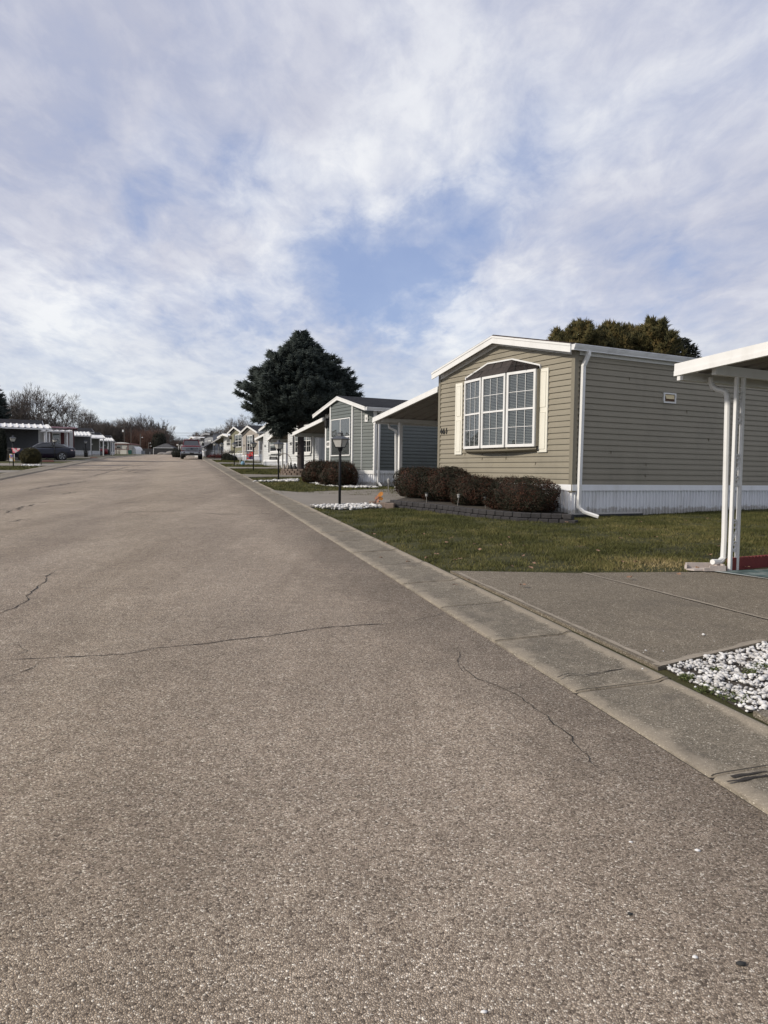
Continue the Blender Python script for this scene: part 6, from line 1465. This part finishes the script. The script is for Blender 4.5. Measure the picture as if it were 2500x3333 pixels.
# ================================================================== sky and light
SUN_EL, SUN_AZ = R(31), R(-112)       # azimuth measured clockwise from +Y
w = bpy.data.worlds.new('World'); SC.world = w; w.use_nodes = True; nt = w.node_tree; L = nt.links.new
bg = nt.nodes['Background']; bg.inputs['Strength'].default_value = .1
sk = nd(nt, 'ShaderNodeTexSky'); sk.sky_type = 'NISHITA'; sk.sun_disc = False; sk.sun_elevation = SUN_EL; sk.sun_rotation = SUN_AZ; sk.altitude = 200; sk.dust_density = .6; sk.ozone_density = 2.
tc = nd(nt, 'ShaderNodeTexCoord'); nrm = nd(nt, 'ShaderNodeVectorMath', operation='NORMALIZE'); L(tc.outputs['Generated'], nrm.inputs[0])
sep = nd(nt, 'ShaderNodeSeparateXYZ'); L(nrm.outputs[0], sep.inputs[0])
def mth(op, a, b_=None, c_=None, clampit=False):
    n = nt.nodes.new('ShaderNodeMath'); n.operation = op; n.use_clamp = clampit
    for i, v_ in enumerate((a, b_, c_)):
        if v_ is None: continue
        if isinstance(v_, (int, float)): n.inputs[i].default_value = v_
        else: L(v_, n.inputs[i])
    return n.outputs[0]
zc = mth('MAXIMUM', sep.outputs[2], 0.); den = mth('ADD', zc, .16)
cx_ = mth('DIVIDE', sep.outputs[0], den); cy_ = mth('DIVIDE', sep.outputs[1], den)
cmb = nd(nt, 'ShaderNodeCombineXYZ'); L(cx_, cmb.inputs[0]); L(cy_, cmb.inputs[1])
def noise(scale, detail, rough, dist=0., rot=0., sc_=(1,1,1), off=(0,0,0)):
    mp = nd(nt, 'ShaderNodeMapping'); mp.inputs['Rotation'].default_value = (0,0,rot); mp.inputs['Scale'].default_value = sc_; mp.inputs['Location'].default_value = off; L(cmb.outputs[0], mp.inputs[0])
    n = nd(nt, 'ShaderNodeTexNoise', Scale=scale, Detail=detail, Roughness=rough, Distortion=dist); L(mp.outputs[0], n.inputs['Vector']); return n.outputs['Fac']
n1 = noise(1.1, 8., .58, .6, R(35), (1,.6,1), (3.1,1.7,0)); n2 = noise(5.2, 8., .62, .5, R(28), (1,.55,1), (.4,5.,0)); n3 = noise(1.7, 5., .55, .3, R(20), (1,.8,1), (8.,2.,0))
# breaks in the cloud, by direction; the direction is warped first so that no edge is round
def cnoise(scale, amp):
    mp = nd(nt, 'ShaderNodeMapping'); mp.inputs['Rotation'].default_value = (0,0,R(25)); mp.inputs['Scale'].default_value = (1,.5,1); L(cmb.outputs[0], mp.inputs[0])
    n = nd(nt, 'ShaderNodeTexNoise', Scale=scale, Detail=6., Roughness=.6); L(mp.outputs[0], n.inputs['Vector'])
    v_ = nd(nt, 'ShaderNodeVectorMath', operation='SUBTRACT'); L(n.outputs['Color'], v_.inputs[0]); v_.inputs[1].default_value = (.5,.5,.5)
    m_ = nd(nt, 'ShaderNodeVectorMath', operation='SCALE'); L(v_.outputs[0], m_.inputs[0]); m_.inputs['Scale'].default_value = amp; return m_.outputs[0]
wa = nd(nt, 'ShaderNodeVectorMath', operation='ADD'); L(cnoise(2.2, .13), wa.inputs[0]); L(cnoise(7., .09), wa.inputs[1])
wb = nd(nt, 'ShaderNodeVectorMath', operation='ADD'); L(nrm.outputs[0], wb.inputs[0]); L(wa.outputs[0], wb.inputs[1])
wn = nd(nt, 'ShaderNodeVectorMath', operation='NORMALIZE'); L(wb.outputs[0], wn.inputs[0])
def blob(px, py, outer, amt):
    d = ray(px*1.507, py*1.507).normalized(); dp = nd(nt, 'ShaderNodeVectorMath', operation='DOT_PRODUCT'); L(wn.outputs[0], dp.inputs[0]); dp.inputs[1].default_value = d
    mr = nd(nt, 'ShaderNodeMapRange'); mr.interpolation_type = 'SMOOTHSTEP'; L(dp.outputs['Value'], mr.inputs[0]); mr.inputs[1].default_value = math.cos(R(outer)); mr.inputs[2].default_value = 1.; mr.inputs[3].default_value = 0; mr.inputs[4].default_value = amt
    return mr.outputs[0]
def total(lst):
    t = lst[0]
    for h_ in lst[1:]: t = mth('ADD', t, h_)
    return t
tot = total([blob(*a) for a in [(760,570,5.5,.36),(870,560,6.,.42),(960,510,5.,.34),(1030,460,4.,.24),(640,610,5.,.28),(920,620,5.,.24),(1130,420,5.,.16),(820,640,5.,.16),
    (345,335,2.4,.24),(440,385,2.6,.15),(330,440,3.,.22),(290,480,3.,.2),(420,450,3.2,.16),(540,380,3.,.12),(500,480,3.,.14),
    (470,690,4.5,.26),(330,680,4.,.18),(560,670,4.,.18),(760,690,4.5,.22),(220,630,4.,.12),(650,10,6.,.14),(500,60,5.,.10),(1140,330,4.,.12),(1370,590,6.,.14),(1500,640,5.,.1),(1240,180,6.,.06),(500,860,9.,.14),(850,760,4.,.1)]])
bri = total([blob(*a) for a in [(660,440,7.,.5),(950,230,10.,.35),(800,330,8.,.25),(430,300,6.,.2),(110,560,8.,.4),(930,700,5.,.55),(1120,700,7.,.4),(150,810,9.,.35),(450,780,8.,.25),(1250,420,10.,.12),(1450,200,12.,.12),(130,180,13.,-.38),(40,400,7.,-.3),(560,90,10.,-.2),(1500,480,10.,-.22),(1250,560,8.,-.1)]])
n4 = noise(11., 6., .6, .4, R(30), (1,.6,1), (2.,9.,0))
base = mth('ADD', mth('ADD', mth('MULTIPLY', n1, .8), mth('MULTIPLY', n2, .8)), mth('MULTIPLY', n4, .40)); tot = mth('MULTIPLY', tot, .66); cov = mth('SUBTRACT', mth('ADD', base, -.125), tot)
cr = ramp(nt, cov, [(.26,(.12,)*3),(.50,(.36,)*3),(.68,(.68,)*3),(.95,(.97,)*3)])
cb_ = mth('ADD', mth('ADD', mth('ADD', mth('MULTIPLY', n3, .45), mth('MULTIPLY', n2, .4)), mth('MULTIPLY', n4, .35)), mth('MULTIPLY', bri, .42))
ccol = ramp(nt, cb_, [(.38,(4.5,4.7,5.75)),(.6,(5.6,5.75,6.6)),(.78,(6.9,7.05,7.6)),(.95,(8.2,8.3,8.5))])
hz = nd(nt, 'ShaderNodeMapRange'); L(zc, hz.inputs[0]); hz.inputs[1].default_value = .0; hz.inputs[2].default_value = .2; hz.inputs[3].default_value = .85; hz.inputs[4].default_value = 0.
cc2 = nd(nt, 'ShaderNodeMix'); cc2.data_type = 'RGBA'; L(hz.outputs[0], cc2.inputs[0]); L(ccol.outputs[0], cc2.inputs[6]); cc2.inputs[7].default_value = (6.3,6.9,7.2,1)
# open sky: Nishita seen through thin high haze
thin = nd(nt, 'ShaderNodeMix'); thin.data_type = 'RGBA'; thin.inputs[0].default_value = .6; L(sk.outputs[0], thin.inputs[6]); thin.inputs[7].default_value = (2.9,3.8,6.6,1)
fin = nd(nt, 'ShaderNodeMix'); fin.data_type = 'RGBA'; L(cr.outputs[0], fin.inputs[0]); L(thin.outputs[2], fin.inputs[6]); L(cc2.outputs[2], fin.inputs[7])
L(fin.outputs[2], bg.inputs['Color'])
sl = bpy.data.lights.new('sun', 'SUN'); sl.energy = 3.4; sl.angle = R(6); sl.color = (1., .91, .78)
so = bpy.data.objects.new('sun', sl); COL.objects.link(so)
sd = V((math.sin(SUN_AZ)*math.cos(SUN_EL), math.cos(SUN_AZ)*math.cos(SUN_EL), math.sin(SUN_EL))); so.rotation_euler = sd.to_track_quat('Z', 'Y').to_euler()

cam = bpy.data.cameras.new('camera'); co = bpy.data.objects.new('camera', cam); COL.objects.link(co); SC.camera = co
cam.sensor_fit = 'VERTICAL'; cam.sensor_height = 36.; cam.lens = F*36/3333; cam.clip_start = .05; cam.clip_end = 3000
M_ = Matrix.Identity(4)
for i in range(3): M_[i][0] = RT[i]; M_[i][1] = UP[i]; M_[i][2] = -FW[i]; M_[i][3] = EYEP[i]
co.matrix_world = M_
SC.view_settings.view_transform = 'Standard'; SC.view_settings.look = 'None'; SC.view_settings.exposure = .18; SC.view_settings.gamma = 1
